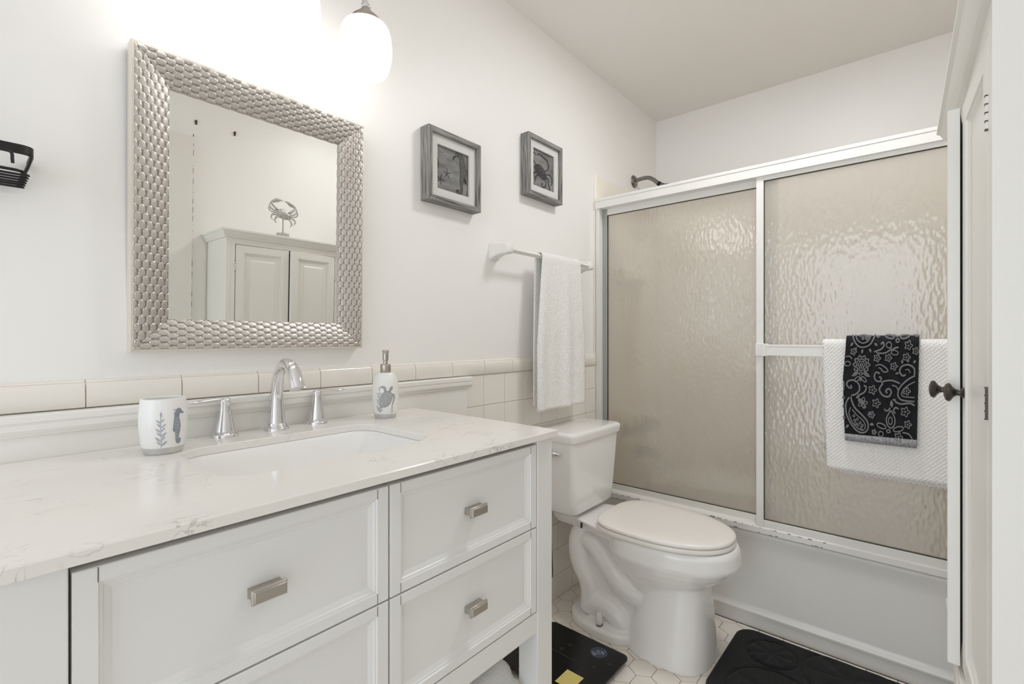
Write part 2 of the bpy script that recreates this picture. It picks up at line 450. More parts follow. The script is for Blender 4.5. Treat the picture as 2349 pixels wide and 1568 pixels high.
# hexagonal floor tiles over a grout bed
b = MB(); b.box(XN-T, XF, YR, 0, -0.05, -0.0016, 1)
R0 = 0.0475; R = R0 - 0.0011; hx, hy = 1.5*R0, sqrt(3)*R0
ox, oy = 1.662, -0.066
for i in range(-50, 8):
    for j in range(-20, 3):
        cx = ox + i*hx; cy = oy + j*hy + (hy/2 if i % 2 else 0)
        if not (XN < cx < XT+0.06 and YR-0.02 < cy < 0.04): continue
        def cl(p): return (min(max(p[0], XN), XT), min(max(p[1], YR), 0), p[2])
        o1 = [cl((cx+R*cos(pi/3*k), cy+R*sin(pi/3*k), -0.0016)) for k in range(6)]
        o2 = [cl((cx+R*cos(pi/3*k), cy+R*sin(pi/3*k), -0.0005)) for k in range(6)]
        o3 = [cl((cx+(R-.0012)*cos(pi/3*k), cy+(R-.0012)*sin(pi/3*k), 0)) for k in range(6)]
        b.loft([o1, o2, o3], False, True)
struct('floor', b, [M['hex'], M['hexgrout']], 'white hexagonal floor tiles with dark grout', smooth=20, fix=False)

# tiled wainscot on the vanity wall (courses of square tiles and a rounded cap course)
b = MB(); b.box(XN, XT, -0.004, 0, 0, 1.03, 1)
ts, g = 0.1135, 0.0022; x0t = 1.2355
zrow = [0.984 - 0.1105*k for k in range(10)]
for k in range(9):
    zt, zb = zrow[k], max(zrow[k+1], 0.0)
    i = -27
    while x0t + i*ts < XT:
        a, c = max(x0t + i*ts, XN), min(x0t + (i+1)*ts, XT-0.001)
        i += 1
        if c - a < 0.01 or zt - zb < 0.01: continue
        q0 = [(a+g/2, -0.004, zb+g/2), (c-g/2, -0.004, zb+g/2), (c-g/2, -0.004, zt-g/2), (a+g/2, -0.004, zt-g/2)]
        q1 = [(a+g/2, -0.0062, zb+g/2), (c-g/2, -0.0062, zb+g/2), (c-g/2, -0.0062, zt-g/2), (a+g/2, -0.0062, zt-g/2)]
        e = g/2 + 0.0016
        q2 = [(a+e, -0.0072, zb+e), (c-e, -0.0072, zb+e), (c-e, -0.0072, zt-e), (a+e, -0.0072, zt-e)]
        b.loft([q0, q1, q2], False, True)
struct('trim_1', b, [M['tile'], M['grout']], 'glossy off-white square wall tiles below the cap course', smooth=25)
b = MB()
zb, zt = 0.9855, 1.037
prof = [(0, zb), (-0.0105, zb), (-0.012, zb+0.0015)] + [(-0.0005-0.0115*cos(radians(t)), zt-0.0215+0.0215*sin(radians(t))) for t in range(0, 91, 10)] + [(0, zt)]
i = -20
while 1.2355 + i*0.1535 < XT:
    a, c = max(1.2355 + i*0.1535, XN), min(1.2355 + (i+1)*0.1535, XT-0.001); i += 1
    if c-a < 0.01: continue
    b.loft([[(a+0.0011, y, z) for y, z in prof], [(c-0.0011, y, z) for y, z in prof]])
b.box(XN, XT-0.002, -0.008, 0, zb+.001, zt-0.004, 1)
struct('trim_2', b, [M['tile'], M['grout']], 'rounded off-white tile cap course along the wall', smooth=50)

# door leaf folded flat against the right wall (seen in the mirror)
b = MB(); b.box(-0.06, 0.752, YR, YR+0.034, 0.008, 2.020)
d1 = struct('door_1', b, M['casing'], 'flat white door with a worn brown edge, beside the storage cabinet', bevel=0.002, smooth=0)
b = MB()
for k in range(26):
    z = 0.9 + k*0.045 + random.uniform(-.01, .01); h = random.choice((0.004, 0.012, 0.024))
    b.box(0.7515, 0.7526, YR+0.026, YR+0.0345, z, z+h)
build('worn_edge', b, M['rust'], d1, smooth=0)
b = MB(); b.box(XN, 0.0-0.07, YR, YR+0.012, 0, 0.09); struct('baseboard_right', b, M['trim'], 'white baseboard below the right wall', smooth=0)

# ---------------------------------------------------------------- vanity
VX0, VX1, VY, VZ = 0.021, 0.908, -0.543, 0.888
van = empty('bathroom_vanity', (0.4645, -0.27, 0), 'white two-column vanity with four drawers under the quartz counter', 'vanity')
b = MB()
b.box(VX0+0.005, VX0+0.023, -0.50, -0.026, 0.456, VZ); b.box(VX1-0.023, VX1-0.005, -0.50, -0.026, 0.456, VZ)
b.box(VX0+0.02, VX1-0.02, -0.04, -0.028, 0.456, VZ); b.box(VX0+0.02, VX1-0.02, -0.50, -0.03, 0.456, 0.472)
build('carcass', b, M['vanity'], van, smooth=0)
b = MB(); b.box(VX0+0.03, VX1-0.03, -0.524, -0.518, 0.474, VZ)
build('recessed_face', b, M['gap'], van, smooth=0)
for x in (VX0, VX1-0.055):
    for y in (VY, -0.080):
        b = MB(); b.box(x, x+0.055, y, y+0.055, 0, VZ); build('leg', b, M['vanity'], van, bevel=0.0015)
b = MB(); b.box(VX0+0.055, VX1-0.055, VY+0.001, VY+0.02, 0.456, 0.5005); build('bottom_rail', b, M['vanity'], van, bevel=0.0012)
b = MB(); b.box(VX0+0.01, VX1-0.01, -0.53, -0.02, 0.13, 0.15); build('shelf', b, M['vanity'], van, bevel=0.0015)

def framed_panel(b, x0, x1, z0, z1, yf, thick, w, wx=None, rec=0.008, mould=0.013, dirn=1, groove=True):
    """recessed panel front: flat rails, stepped moulding, sunken field; dirn=1 faces -y"""
    wx = wx if wx is not None else w
    def ring(dx, dz, y): return [(x0+dx, yf+dirn*y, z0+dz), (x1-dx, yf+dirn*y, z0+dz), (x1-dx, yf+dirn*y, z1-dz), (x0+dx, yf+dirn*y, z1-dz)]
    rr = [ring(0, 0, thick), ring(0, 0, 0.001), ring(0.001, 0.001, 0), ring(wx, w, 0), ring(wx+.0012, w+.0012, 0.0025), ring(wx+.004, w+.004, 0.003),
          ring(wx+.0055, w+.0055, 0.005), ring(wx+mould*.8, w+mould*.8, rec*.85), ring(wx+mould, w+mould, rec)]
    b.loft(rr, True, True)
def drawer(x0, x1, z0, z1):
    b = MB(); framed_panel(b, x0, x1, z0, z1, VY+0.001, 0.019, 0.0165, 0.0205)
    # thin joints where the rails meet the stiles
    for x in (x0+0.0205, x1-0.0205):
        for za, zb_ in ((z0+.001, z0+.0165), (z1-.0165, z1-.001)): b.box(x-.0004, x+.0004, VY+.0006, VY+.002, za, zb_, 1)
    d = build('drawer', b, [M['vanity'], M['gap']], van, smooth=0)
    cx, cz = (x0+x1)/2, (z0+z1)/2
    h = MB()
    y = VY + 0.009
    def rr(hw, hh, yy): return [(cx-hw, yy, cz-hh), (cx+hw, yy, cz-hh), (cx+hw, yy, cz+hh), (cx-hw, yy, cz+hh)]
    h.loft([rr(.0205, .0065, y), rr(.0195, .006, y-.014), rr(.0215, .0085, y-.0155), rr(.0225, .0098, y-.0165), rr(.0225, .0098, y-.0195), rr(.0212, .0084, y-.0205), rr(.0205, .0078, y-.0205), rr(.0195, .007, y-.0235)])
    build('drawer_pull', h, M['nickel'], d, bevel=0.0005, smooth=20)
for xa, xb in ((0.0785, 0.4592), (0.4628, 0.8505)):
    drawer(xa, xb, 0.6932, 0.8765); drawer(xa, xb, 0.5035, 0.6902)

# quartz countertop with the sink cut-out
CX0, CX1, CY0, CZ0, CZ1 = 0.017, 0.912, -0.557, 0.888, 0.9035
SX0, SX1, SY0, SY1, SR = 0.268, 0.672, -0.412, -0.138, 0.055
hole = rrect(SX0, SX1, SY0, SY1, SR, 0, 10)
hc = ((SX0+SX1)/2, (SY0+SY1)/2)
corners = [(CX0, CY0), (CX1, CY0), (CX1, -0.0235), (CX0, -0.0235)]
def to_rect(px, py):
    dx, dy = px-hc[0], py-hc[1]; t = 1e9
    for v, lo_, hi_ in ((dx, CX0-hc[0], CX1-hc[0]), (dy, CY0-hc[1], -0.0235-hc[1])):
        if v > 1e-9: t = min(t, hi_/v)
        elif v < -1e-9: t = min(t, lo_/v)
    return (hc[0]+dx*t, hc[1]+dy*t)
outer = [to_rect(p[0], p[1]) for p in hole]
for c in corners:      # snap the nearest ray to each corner
    k = min(range(len(outer)), key=lambda i: (outer[i][0]-c[0])**2 + (outer[i][1]-c[1])**2); outer[k] = c
b = MB()
def lv(pts, z, sh=0): return [(p[0], p[1], z) for p in pts]
def shrink(pts, d): return [(min(max(p[0], CX0+d), CX1-d), max(p[1], CY0+d)) for p in pts]
def grow(pts, d): return [(p[0]+d*math.copysign(1, p[0]-hc[0]), p[1]+d*math.copysign(1, p[1]-hc[1])) for p in pts]
b.loft([lv(hole, CZ0), lv(hole, CZ1-.0015), lv(rrect(SX0-.0015, SX1+.0015, SY0-.0015, SY1+.0015, SR+.0015, 0, 10), CZ1), lv(shrink(outer, .0018), CZ1), lv(outer, CZ1-.0018), lv(outer, CZ0+.001), lv(shrink(outer, .001), CZ0)], False, False, loop=True)
build('countertop', b, M['quartz'], smooth=30, origin=(0.4645, -0.28, CZ0))
tag(bpy.data.objects['countertop'], 'white quartz countertop with faint grey veins on the vanity', 'countertop')

snk = empty('undermount_sink', (hc[0], hc[1], 0.72), 'white rectangular undermount sink set in the quartz counter', 'sink')
b = MB()
def sr(d, z, r): return rrect(SX0+d, SX1-d, SY0+d, SY1-d, max(r, .01), z, 8)
inn = [sr(-0.02, CZ0-.0005, .06), sr(0.003, CZ0-.0005, .052), sr(0.006, CZ0-.006, .05), sr(0.012, .86, .05), sr(0.03, .80, .05), sr(0.052, .768, .05), sr(0.075, .757, .045), sr(0.13, .752, .006)]
outr = [sr(0.13, .742, .006), sr(0.06, .75, .05), sr(0.02, .79, .05), sr(-0.004, .86, .055), sr(-0.02, CZ0-.012, .06)]
b.loft(inn + outr, False, False, loop=True)
b.box(hc[0]-.075, hc[0]+.075, hc[1]-.01, hc[1]+.01, .742, .752)
build('basin', b, M['porcelain'], snk, smooth=45)
b = MB(); b.lathe([(0.0, .7535), (.012, .7545), (.02, .754), (.021, .7525)], (hc[0], hc[1], 0), 28); build('drain', b, M['chrome'], snk)

# widespread faucet
fau = empty('bathroom_faucet', (0.488, -0.062, CZ1), 'polished chrome widespread faucet with arched spout behind the sink', 'faucet')
z0 = CZ1
b = MB(); fx, fy = 0.488, -0.060
b.lathe([(.027, z0), (.027, z0+.004), (.025, z0+.007), (.0225, z0+.009), (.0215, z0+.012), (.020, z0+.016)], (fx, fy, 0), 36)
path = [(fx, fy, z0+.012), (fx, fy, z0+.04), (fx, fy-.001, z0+.075), (fx, fy-.007, z0+.110), (fx, fy-.020, z0+.136), (fx, fy-.042, z0+.1525), (fx, fy-.066, z0+.151), (fx, fy-.086, z0+.1375), (fx, fy-.100, z0+.118), (fx, fy-.108, z0+.1015)]
rad = [.0205, .0175, .0145, .0130, .0125, .0125, .0132, .0145, .0160, .0172]
sp = spline([p + (r,) for p, r in zip(path, rad)], 6)
b.tube([q[:3] for q in sp], [q[3] for q in sp], 24)
build('spout', b, M['chrome'], fau, smooth=50)
b = MB(); b.lathe([(.004, z0+.0), (.004, z0+.068), (.0075, z0+.076), (.0075, z0+.079), (.002, z0+.081)], (fx-.004, fy+.0135, 0), 16)
build('lift_rod', b, M['chrome'], fau)
for hx_, sgn in ((0.383, -1), (0.590, 1)):
    b = MB(); hy_ = -0.053
    b.lathe([(.0255, z0), (.0255, z0+.004), (.024, z0+.0065), (.019, z0+.009), (.0195, z0+.0095), (.0192, z0+.012), (.0165, z0+.028), (.0118, z0+.052), (.0105, z0+.066), (.0112, z0+.074), (.011, z0+.080), (.006, z0+.083)], (hx_, hy_, 0), 32)
    lp = spline([(hx_-sgn*.004, hy_, z0+.0795, .0088), (hx_+sgn*.016, hy_-.001, z0+.0805, .0086), (hx_+sgn*.038, hy_-.003, z0+.0795, .0092), (hx_+sgn*.058, hy_-.005, z0+.0785, .0086), (hx_+sgn*.070, hy_-.006, z0+.079, .005), (hx_+sgn*.073, hy_-.006, z0+.0793, .002)], 6)
    b.tube([q[:3] for q in lp], [q[3] for q in lp], 16, flat=0.42)
    build('handle', b, M['chrome'], fau, smooth=60)

# painted backsplash board with a moulding on top
bs = empty('backsplash', (0.5, -0.02, 0.9035), 'white painted backsplash board with a moulded top edge behind the faucet', 'backsplash')
b = MB(); b.box(-0.30, 1.137, -0.0225, -0.0125, 0.79, 0.95)
build('board', b, M['trim'], bs, bevel=0.0008, smooth=0)
b = MB()
pr = [(-.0125, .984), (-.034, .984), (-.0365, .981), (-.0365, .971), (-.0335, .969), (-.0335, .967), (-.0355, .9655), (-.0350, .957), (-.031, .951), (-.0285, .949), (-.0285, .947), (-.026, .945), (-.0125, .945)]
b.loft([[(-0.30, y, z) for y, z in pr], [(1.150, y, z) for y, z in pr]])
build('moulding', b, M['trim'], bs, smooth=25)

# ---------------------------------------------------------------- things on the counter
def surf_round(c, prof, lift):
    """(degrees round the pot, height) -> point just outside a lathe profile"""
    def fn(a, z):
        for (r0, h0), (r1, h1) in zip(prof, prof[1:]):
            if h0 <= z <= h1 and h1 > h0: r = r0+(r1-r0)*(z-h0)/(h1-h0); break
        else: r = prof[0][0] if z < prof[0][1] else prof[-1][0]
        r += lift; t = radians(a)
        return (c[0]+r*cos(t), c[1]+r*sin(t), c[2]+z)
    return fn
def smooth_prof(pts, n=5): return [tuple(q) for q in spline(pts, n)]

def leaf(cx, cy, ang, L, w, k):
    """leaf outline in (deg, z) units; k = degrees per metre"""
    out = []
    for i in range(7): t = i/6; out.append((t*L, w*sin(pi*t)**0.8))
    out += [(x, -y) for x, y in out[-2:0:-1]]
    ca, sa = cos(radians(ang)), sin(radians(ang))
    return [(cx + (x*ca - y*sa)*k, cy + x*sa + y*ca) for x, y in out]

def weed(b, fn, cx, z0, h, k, n, mi, lean=0):
    b.ribbon([(cx + lean*t*k, z0+h*t) for t in [i/10 for i in range(11)]], 0.0012*1, lambda a, z: fn(a, z), mi) if False else None
    st = [(cx + lean*t*k + 0.0006*k*sin(t*7), z0+h*t) for t in [i/12 for i in range(13)]]
    L = []; w = 0.0006*k
    ia = [b.add(fn(p[0]-w, p[1])) for p in st]; ib = [b.add(fn(p[0]+w, p[1])) for p in st]
    for i in range(12): b.face((ia[i], ib[i], ib[i+1], ia[i+1]), mi)
    for i in range(n):
        t = 0.04 + 0.86*i/n; p = (cx + lean*t*k, z0+h*t); s = -1 if i % 2 else 1
        l = h*0.24*(1-0.35*t)
        b.blob(leaf(p[0], p[1], 90 - s*46, l, l*0.14, k), fn, mi)
        b.blob(leaf(p[0], p[1]+h*.03, 90 + s*40, l*.8, l*0.12, k), fn, mi)
    b.blob(leaf(st[-1][0], st[-1][1]-h*.06, 92, h*.18, h*.03, k), fn, mi)

# tumbler
cup_c = (0.2555, -0.122, CZ1)
cup = empty('tumbler', cup_c, 'white ceramic tumbler with blue-grey seahorse and grey foot, left of the faucet', 'tumbler')
prof = smooth_prof([(.0335, .012), (.0358, .030), (.0378, .055), (.0375, .078), (.0352, .098), (.0345, .1005)], 5)
b = MB()
inner = [(.0328, .101), (.0315, .0995), (.0330, .075), (.0320, .03), (.0290, .016), (.0, .015)]
b.lathe([(.0, .0118)] + prof + inner, cup_c, 56)
kd = 180/pi/.0375
fn = surf_round(cup_c, prof, 0.00035)
weed(b, fn, -109, .014, .058, kd, 6, 1)
A0 = -66.0; D_ = lambda dx: A0 + dx*kd
cl_ = [(.0100, .0735, .0022), (.0055, .0755, .0036), (.001, .0785, .0075), (-.0022, .0745, .0070), (-.0035, .0680, .0064), (-.0032, .0590, .0084), (-.0026, .0500, .0096), (-.0018, .0410, .0076), (-.0016, .0330, .0052), (-.0016, .0260, .0044), (.0002, .0205, .0036), (.0036, .0198, .0030), (.0052, .0238, .0024), (.0034, .0268, .0020), (.0016, .0248, .0014)]
q_ = spline([(x_, z_, w_*1.35) for x_, z_, w_ in cl_], 4); rows = []
for i in range(len(q_)):
    p, r_ = q_[max(i-1, 0)], q_[min(i+1, len(q_)-1)]; dx, dy = r_[0]-p[0], r_[1]-p[1]; l = sqrt(dx*dx+dy*dy) or 1
    rows.append([b.add(fn(D_(q_[i][0]-dy/l*q_[i][2]/2*k_), q_[i][1]+dx/l*q_[i][2]/2*k_)) for k_ in (1, .5, 0, -.5, -1)])
for ra, rb_ in zip(rows, rows[1:]):
    for k_ in range(4): b.face((ra[k_], ra[k_+1], rb_[k_+1], rb_[k_]), 2)
fn2 = surf_round(cup_c, prof, 0.0006)
for z in [.027+.0042*i for i in range(10)]:
    ra = [(b.add(fn2(D_(-.0068+.0076*t_), z+.0014*t_)), b.add(fn2(D_(-.0068+.0076*t_), z+.0014*t_+.0005))) for t_ in (0, .33, .67, 1)]
    for (a0, a1), (c0, c1) in zip(ra, ra[1:]): b.face((a0, a1, c1, c0), 3)
b.face([b.add(fn(D_(x), z)) for x, z in ((-.0062, .052), (-.0098, .049), (-.0102, .045), (-.0094, .041), (-.0055, .042))], 2)
for i in range(7):
    z = .0805 - i*.0066; x = -.0062 - (.0012 if i < 2 else 0)
    b.face([b.add(fn(D_(xx), zz)) for xx, zz in ((x+.001, z+.0015), (x-.0022, z+.0004), (x+.001, z-.0015))], 2)
build('body', b, [M['ceramic'], M['bluegrey'], M['slate'], M['ceramic']], cup, smooth=40, fix=False)
b = MB(); b.lathe([(0, 0), (.0285, 0), (.0300, .001), (.0335, .0115), (.0340, .0125), (.0, .0125)], cup_c, 56)
build('foot_band', b, M['concrete'], cup)

# soap dispenser
dc = (0.7525, -0.108, CZ1)
dis = empty('soap_dispenser', dc, 'white soap dispenser with a grey sea turtle and metal pump, right of the sink', 'soap dispenser')
prof = smooth_prof([(.0295, .012), (.0325, .030), (.0345, .058), (.0340, .082), (.0312, .103), (.0262, .114)], 5)
b = MB(); b.lathe([(0, .012)] + prof + [(.025, .1175), (.022, .1195), (.0125, .120), (0, .120)], dc, 56)
fn = surf_round(dc, prof, 0.00035); kd = 180/pi/.034; A0 = -121.0
D_ = lambda dx: A0 + dx*kd
weed(b, fn, D_(-.0195), .015, .062, kd, 6, 1, lean=.002)
weed(b, fn, D_(.0165), .015, .028, kd, 4, 1)
def tilt(pts, cx, cz, ang):
    ca, sa = cos(radians(ang)), sin(radians(ang))
    return [(D_(cx + 1.14*(x*ca - z*sa)), cz + 1.14*(x*sa + z*ca)) for x, z in pts]
tc_, tz, ta = -.0015, .052, -26
shell = tilt([(0.0142*cos(t), .0200*sin(t)) for t in [2*pi*i/26 for i in range(26)]], tc_, tz, ta)
b.blob(shell, fn, 2)
fn2 = surf_round(dc, prof, 0.0007)
random.seed(3)
for i in range(60):       # pale cells of the shell
    r = sqrt((i+.5)/60); t = i*2.39996
    px, pz = .0128*r*cos(t), .0184*r*sin(t); s = .00118
    b.face([b.add(fn2(*q)) for q in tilt([(px+s*cos(pi/3*k+t)*random.uniform(.7, 1.15), pz+s*sin(pi/3*k+t)*random.uniform(.7, 1.15)) for k in range(6)], tc_, tz, ta)], 0)
for outl in ([(-.002, .020), (-.003, .026), (-.001, .032), (.003, .032), (.0045, .027), (.003, .021)],
             [(-.007, .017), (-.012, .024), (-.018, .025), (-.0235, .021), (-.022, .0185), (-.016, .020), (-.012, .016), (-.009, .0125)],
             [(.007, .017), (.013, .0185), (.018, .0145), (.0205, .006), (.021, -.004), (.0185, -.002), (.0165, .006), (.0125, .0125), (.0095, .0125)],
             [(-.002, -.020), (-.0055, -.025), (-.0065, -.030), (-.003, -.0285), (.0, -.0235), (.001, -.020)]):
    o_ = spline(outl, 3, True); b.blob(tilt(o_, tc_, tz, ta), fn, 2)
    cx_, cz_ = sum(p[0] for p in outl)/len(outl), sum(p[1] for p in outl)/len(outl)
    for i in range(9):
        t = i*2.4; p = outl[i % len(outl)]; px, pz = cx_+(p[0]-cx_)*.55, cz_+(p[1]-cz_)*.55
        b.face([b.add(fn2(*q)) for q in tilt([(px+.0009*cos(pi/2.5*k), pz+.0009*sin(pi/2.5*k)) for k in range(5)], tc_, tz, ta)], 0)
build('bottle', b, [M['ceramic'], M['bluegrey'], M['greyglaze']], dis, smooth=40, fix=False)
b = MB(); b.lathe([(0, 0), (.0255, 0), (.0265, .001), (.0300, .0115), (.0303, .0125), (0, .0125)], dc, 56); build('foot_band', b, M['concrete'], dis)
b = MB()
b.lathe([(.0135, .1195), (.0138, .120), (.0138, .1405), (.013, .142), (.006, .1425), (.0055, .151), (.0075, .152), (.0078, .168), (.0072, .172), (.0085, .173), (.0085, .178), (.0075, .1795), (0, .180)], dc, 32)
b.tube([(dc[0], dc[1], dc[2]+.1745), (dc[0]-.010, dc[1]-.014, dc[2]+.1745), (dc[0]-.016, dc[1]-.022, dc[2]+.173)], [.0042, .004, .0034], 12)
build('pump', b, M['nickel'], dis, smooth=40)

# ---------------------------------------------------------------- wall mirror
MX0, MX1, MZ0, MZ1 = 0.2235, 0.7325, 1.0885, 1.6955
TILT = radians(1.1)
mir = empty('wall_mirror', ((MX0+MX1)/2, -0.010, (MZ0+MZ1)/2), 'wall mirror in a wide champagne-silver frame with a fish-scale relief', 'mirror', rot=(TILT, 0, 0))
W2, H2, FWD = (MX1-MX0)/2, (MZ1-MZ0)/2, 0.066
def scale_h(s, t):
    """relief of overlapping oval scales: s along the moulding, t across (metres)"""
    c, a = 0.0068, 0.0312
    best = 0.0; k = math.floor(t/c)
    for q in (k-1, k, k+1, k+2):
        off = 0.5*a if q % 2 else 0.0
        j = math.floor((s-off)/a)
        dt = (t-q*c)/0.0056
        if abs(dt) >= 1: continue
        for r in (j, j+1):
            ds = (s-off-r*a)/0.0102
            rr = ds*ds + dt*dt
            if rr < 1:
                h = 0.0010*(1-rr)**0.5 + 0.0013*(0.5+0.5*ds) + 0.0002*cos(dt*14)
                if h > best: best = h
    return best
b = MB()
lip = 0.0045
def front_y(t):      # t: metres from the outer edge
    if t <= lip: return -0.0245
    u = (t-lip)/(FWD-lip); return -0.0245 + 0.0165*u**1.15 - 0.0028*sin(pi*u)
def side(length, place):
    ns = int(length/0.0014); tl = [0, 0.0008, lip, lip+0.0006] + [lip+0.0006+(FWD-lip-0.0006)*k/58 for k in range(1, 59)]
    ids = []
    for i in range(ns+1):
        row = []
        for t in tl:
            s = t + (length-2*t)*i/ns        # mitred ends
            y = front_y(t)
            if t > lip: y -= scale_h(s, t-lip)
            if t == 0: y += 0.0012
            row.append(b.add(place(s, t, y)))
        ids.append(row)
    for i in range(ns):
        for j in range(len(tl)-1):
            hm = scale_h((i+.5)/ns*(length-2*tl[j])+tl[j], (tl[j]+tl[j+1])/2-lip) if j > 2 else 1
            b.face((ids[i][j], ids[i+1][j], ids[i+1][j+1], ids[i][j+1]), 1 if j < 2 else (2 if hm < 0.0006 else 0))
    # outer edge down to the wall, inner edge down to the glass
    for j, yb, mi in ((0, 0.006, 1), (len(tl)-1, -0.0035, 0)):
        e = [b.add((b.v[r[j]][0], yb, b.v[r[j]][2])) for r in ids]
        for i in range(ns): b.face((ids[i][j], ids[i+1][j], e[i+1], e[i]), mi)
side(2*H2, lambda s, t, y: (-W2+t, y, -H2+s)); side(2*H2, lambda s, t, y: (W2-t, y, H2-s))
side(2*W2, lambda s, t, y: (W2-s, y, -H2+t)); side(2*W2, lambda s, t, y: (-W2+s, y, H2-t))
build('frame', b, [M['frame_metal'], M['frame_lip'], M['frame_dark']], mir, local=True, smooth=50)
b = MB(); b.box(-W2+FWD-.004, W2-FWD+.004, -0.0036, 0.002, -H2+FWD-.004, H2-FWD+.004)
build('mirror_glass', b, M['mirror'], mir, local=True, smooth=0)

# ---------------------------------------------------------------- vanity light (three lit shades)
lit = empty('vanity_light', (0.478, 0, 2.03), 'nickel three-shade vanity light with lit ribbed glass shades above the mirror', 'wall light')
b = MB(); b.box(0.235, 0.72, -0.022, 0, 2.085, 2.185); build('backplate', b, M['nickel'], lit, bevel=0.006, segs=3)
LY = -0.150
for lx in (0.290, 0.478, 0.666):
    b = MB()
    b.tube(spline([(lx+.004, -0.020, 2.130), (lx+.004, -0.06, 2.115), (lx+.004, -0.105, 2.045), (lx+.003, LY+.014, 1.968), (lx+.002, LY+.004, 1.944)], 5), .0075, 14)
    b.lathe([(.0, .020), (.008, .019), (.012, .013), (.0125, .007), (.009, .0)], (lx+.002, LY+.003, 1.928), 24)
    arm = build('arm', b, M['chrome'], lit, smooth=50)
    b = MB(); b.lathe([(.0, 1.933), (.009, 1.933), (.012, 1.927), (.020, 1.919), (.034, 1.906), (.041, 1.893), (.042, 1.884), (.0, 1.884)], (lx, LY, 0), 32)
    build('cup', b, M['nickel'], arm)
    pf = smooth_prof([(.042, 1.890), (.052, 1.885), (.0590, 1.868), (.0625, 1.842), (.0620, 1.815), (.0570, 1.788), (.0500, 1.773), (.044, 1.769)], 4)
    b = MB(); n = 96; rings = []
    for r, h in pf:
        rings.append([(lx + (r + .0007*(k % 2))*cos(2*pi*k/n), LY + (r + .0007*(k % 2))*sin(2*pi*k/n), h) for k in range(n)])
    b.loft(rings, True, True)
    build('shade', b, M['lit'], lit, smooth=50)

# out-of-view fill light, added in the ceiling to lift toilet, tub and floor
cl_o = empty('added_ceiling_fill', (1.64, -0.88, ZC), 'added out-of-view round fill light with a glowing flat lens in the ceiling', 'added fill light')
b = MB(); b.lathe([(.150, ZC), (.182, ZC), (.182, ZC-.006), (.176, ZC-.010), (.156, ZC-.012), (.150, ZC-.008)], (1.64, -0.88, 0), 48, cap=False); build('trim_ring', b, M['alum'], cl_o)
b = MB(); b.lathe([(0, ZC-.001), (.152, ZC-.001), (.152, ZC-.006), (0, ZC-.006)], (1.64, -0.88, 0), 48, cap=False); build('lens', b, M['ceil_fill'], cl_o, smooth=30)

# ---------------------------------------------------------------- framed shadow-box prints
def shadow_box(x0, x1, z0, z1, dep, label, draw, fw=0.0165):
    t = empty('framed_print', ((x0+x1)/2, -dep/2, z0), label, 'picture', 'framed sea life prints beside the mirror')
    b = MB()
    for k in range(4):
        c = [(x0, z0), (x1, z0), (x1, z1), (x0, z1)]; i_ = [(x0+fw, z0+fw), (x1-fw, z0+fw), (x1-fw, z1-fw), (x0+fw, z1-fw)]
        p, q = k, (k+1) % 4; mi = 0 if k % 2 == 0 else 1
        o0, o1, n0, n1 = c[p], c[q], i_[p], i_[q]
        r0 = [(o0[0], 0, o0[1]), (o0[0], -dep, o0[1]), (n0[0], -dep, n0[1]), (n0[0], 0, n0[1])]
        r1 = [(o1[0], 0, o1[1]), (o1[0], -dep, o1[1]), (n1[0], -dep, n1[1]), (n1[0], 0, n1[1])]
        b.loft([r0, r1], True, True, True, mi)
    build('frame', b, [M['wood_x'], M['wood_z']], t, bevel=0.0012, smooth=0)
    a0, a1, c0, c1 = x0+fw, x1-fw, z0+fw, z1-fw
    mw = (x1-x0)*0.125
    b = MB(); yq = -dep+0.012
    o_ = [(a0-.001, yq, c0-.001), (a1+.001, yq, c0-.001), (a1+.001, yq, c1+.001), (a0-.001, yq, c1+.001)]
    i_ = [(a0+mw, yq, c0+mw), (a1-mw, yq, c0+mw), (a1-mw, yq, c1-mw), (a0+mw, yq, c1-mw)]
    i2 = [(p[0], yq+.006, p[2]) for p in i_]; o2 = [(p[0], yq+.006, p[2]) for p in o_]
    b.loft([o_, i_, i2, o2], loop=True)
    build('mat_board', b, M['matboard'], t, smooth=0)
    b = MB(); yp = yq + .008
    px0, px1, pz0, pz1 = a0+mw-.003, a1-mw+.003, c0+mw-.003, c1-mw+.003
    b.box(px0, px1, yp, yp+.003, pz0, pz1)
    fn = lambda u, v: (px0+(px1-px0)*u, yp-.0004, pz0+(pz1-pz0)*v)
    draw(b, fn)
    build('print', b, [M['print'], M['print_ink'], M['print_mid']], t, smooth=0, fix=False)
    b = MB(); b.box(a0-.0005, a1+.0005, -dep+.0045, -dep+.006, c0-.0005, c1+.0005)
    build('glass', b, M['picglass'], t, smooth=0)

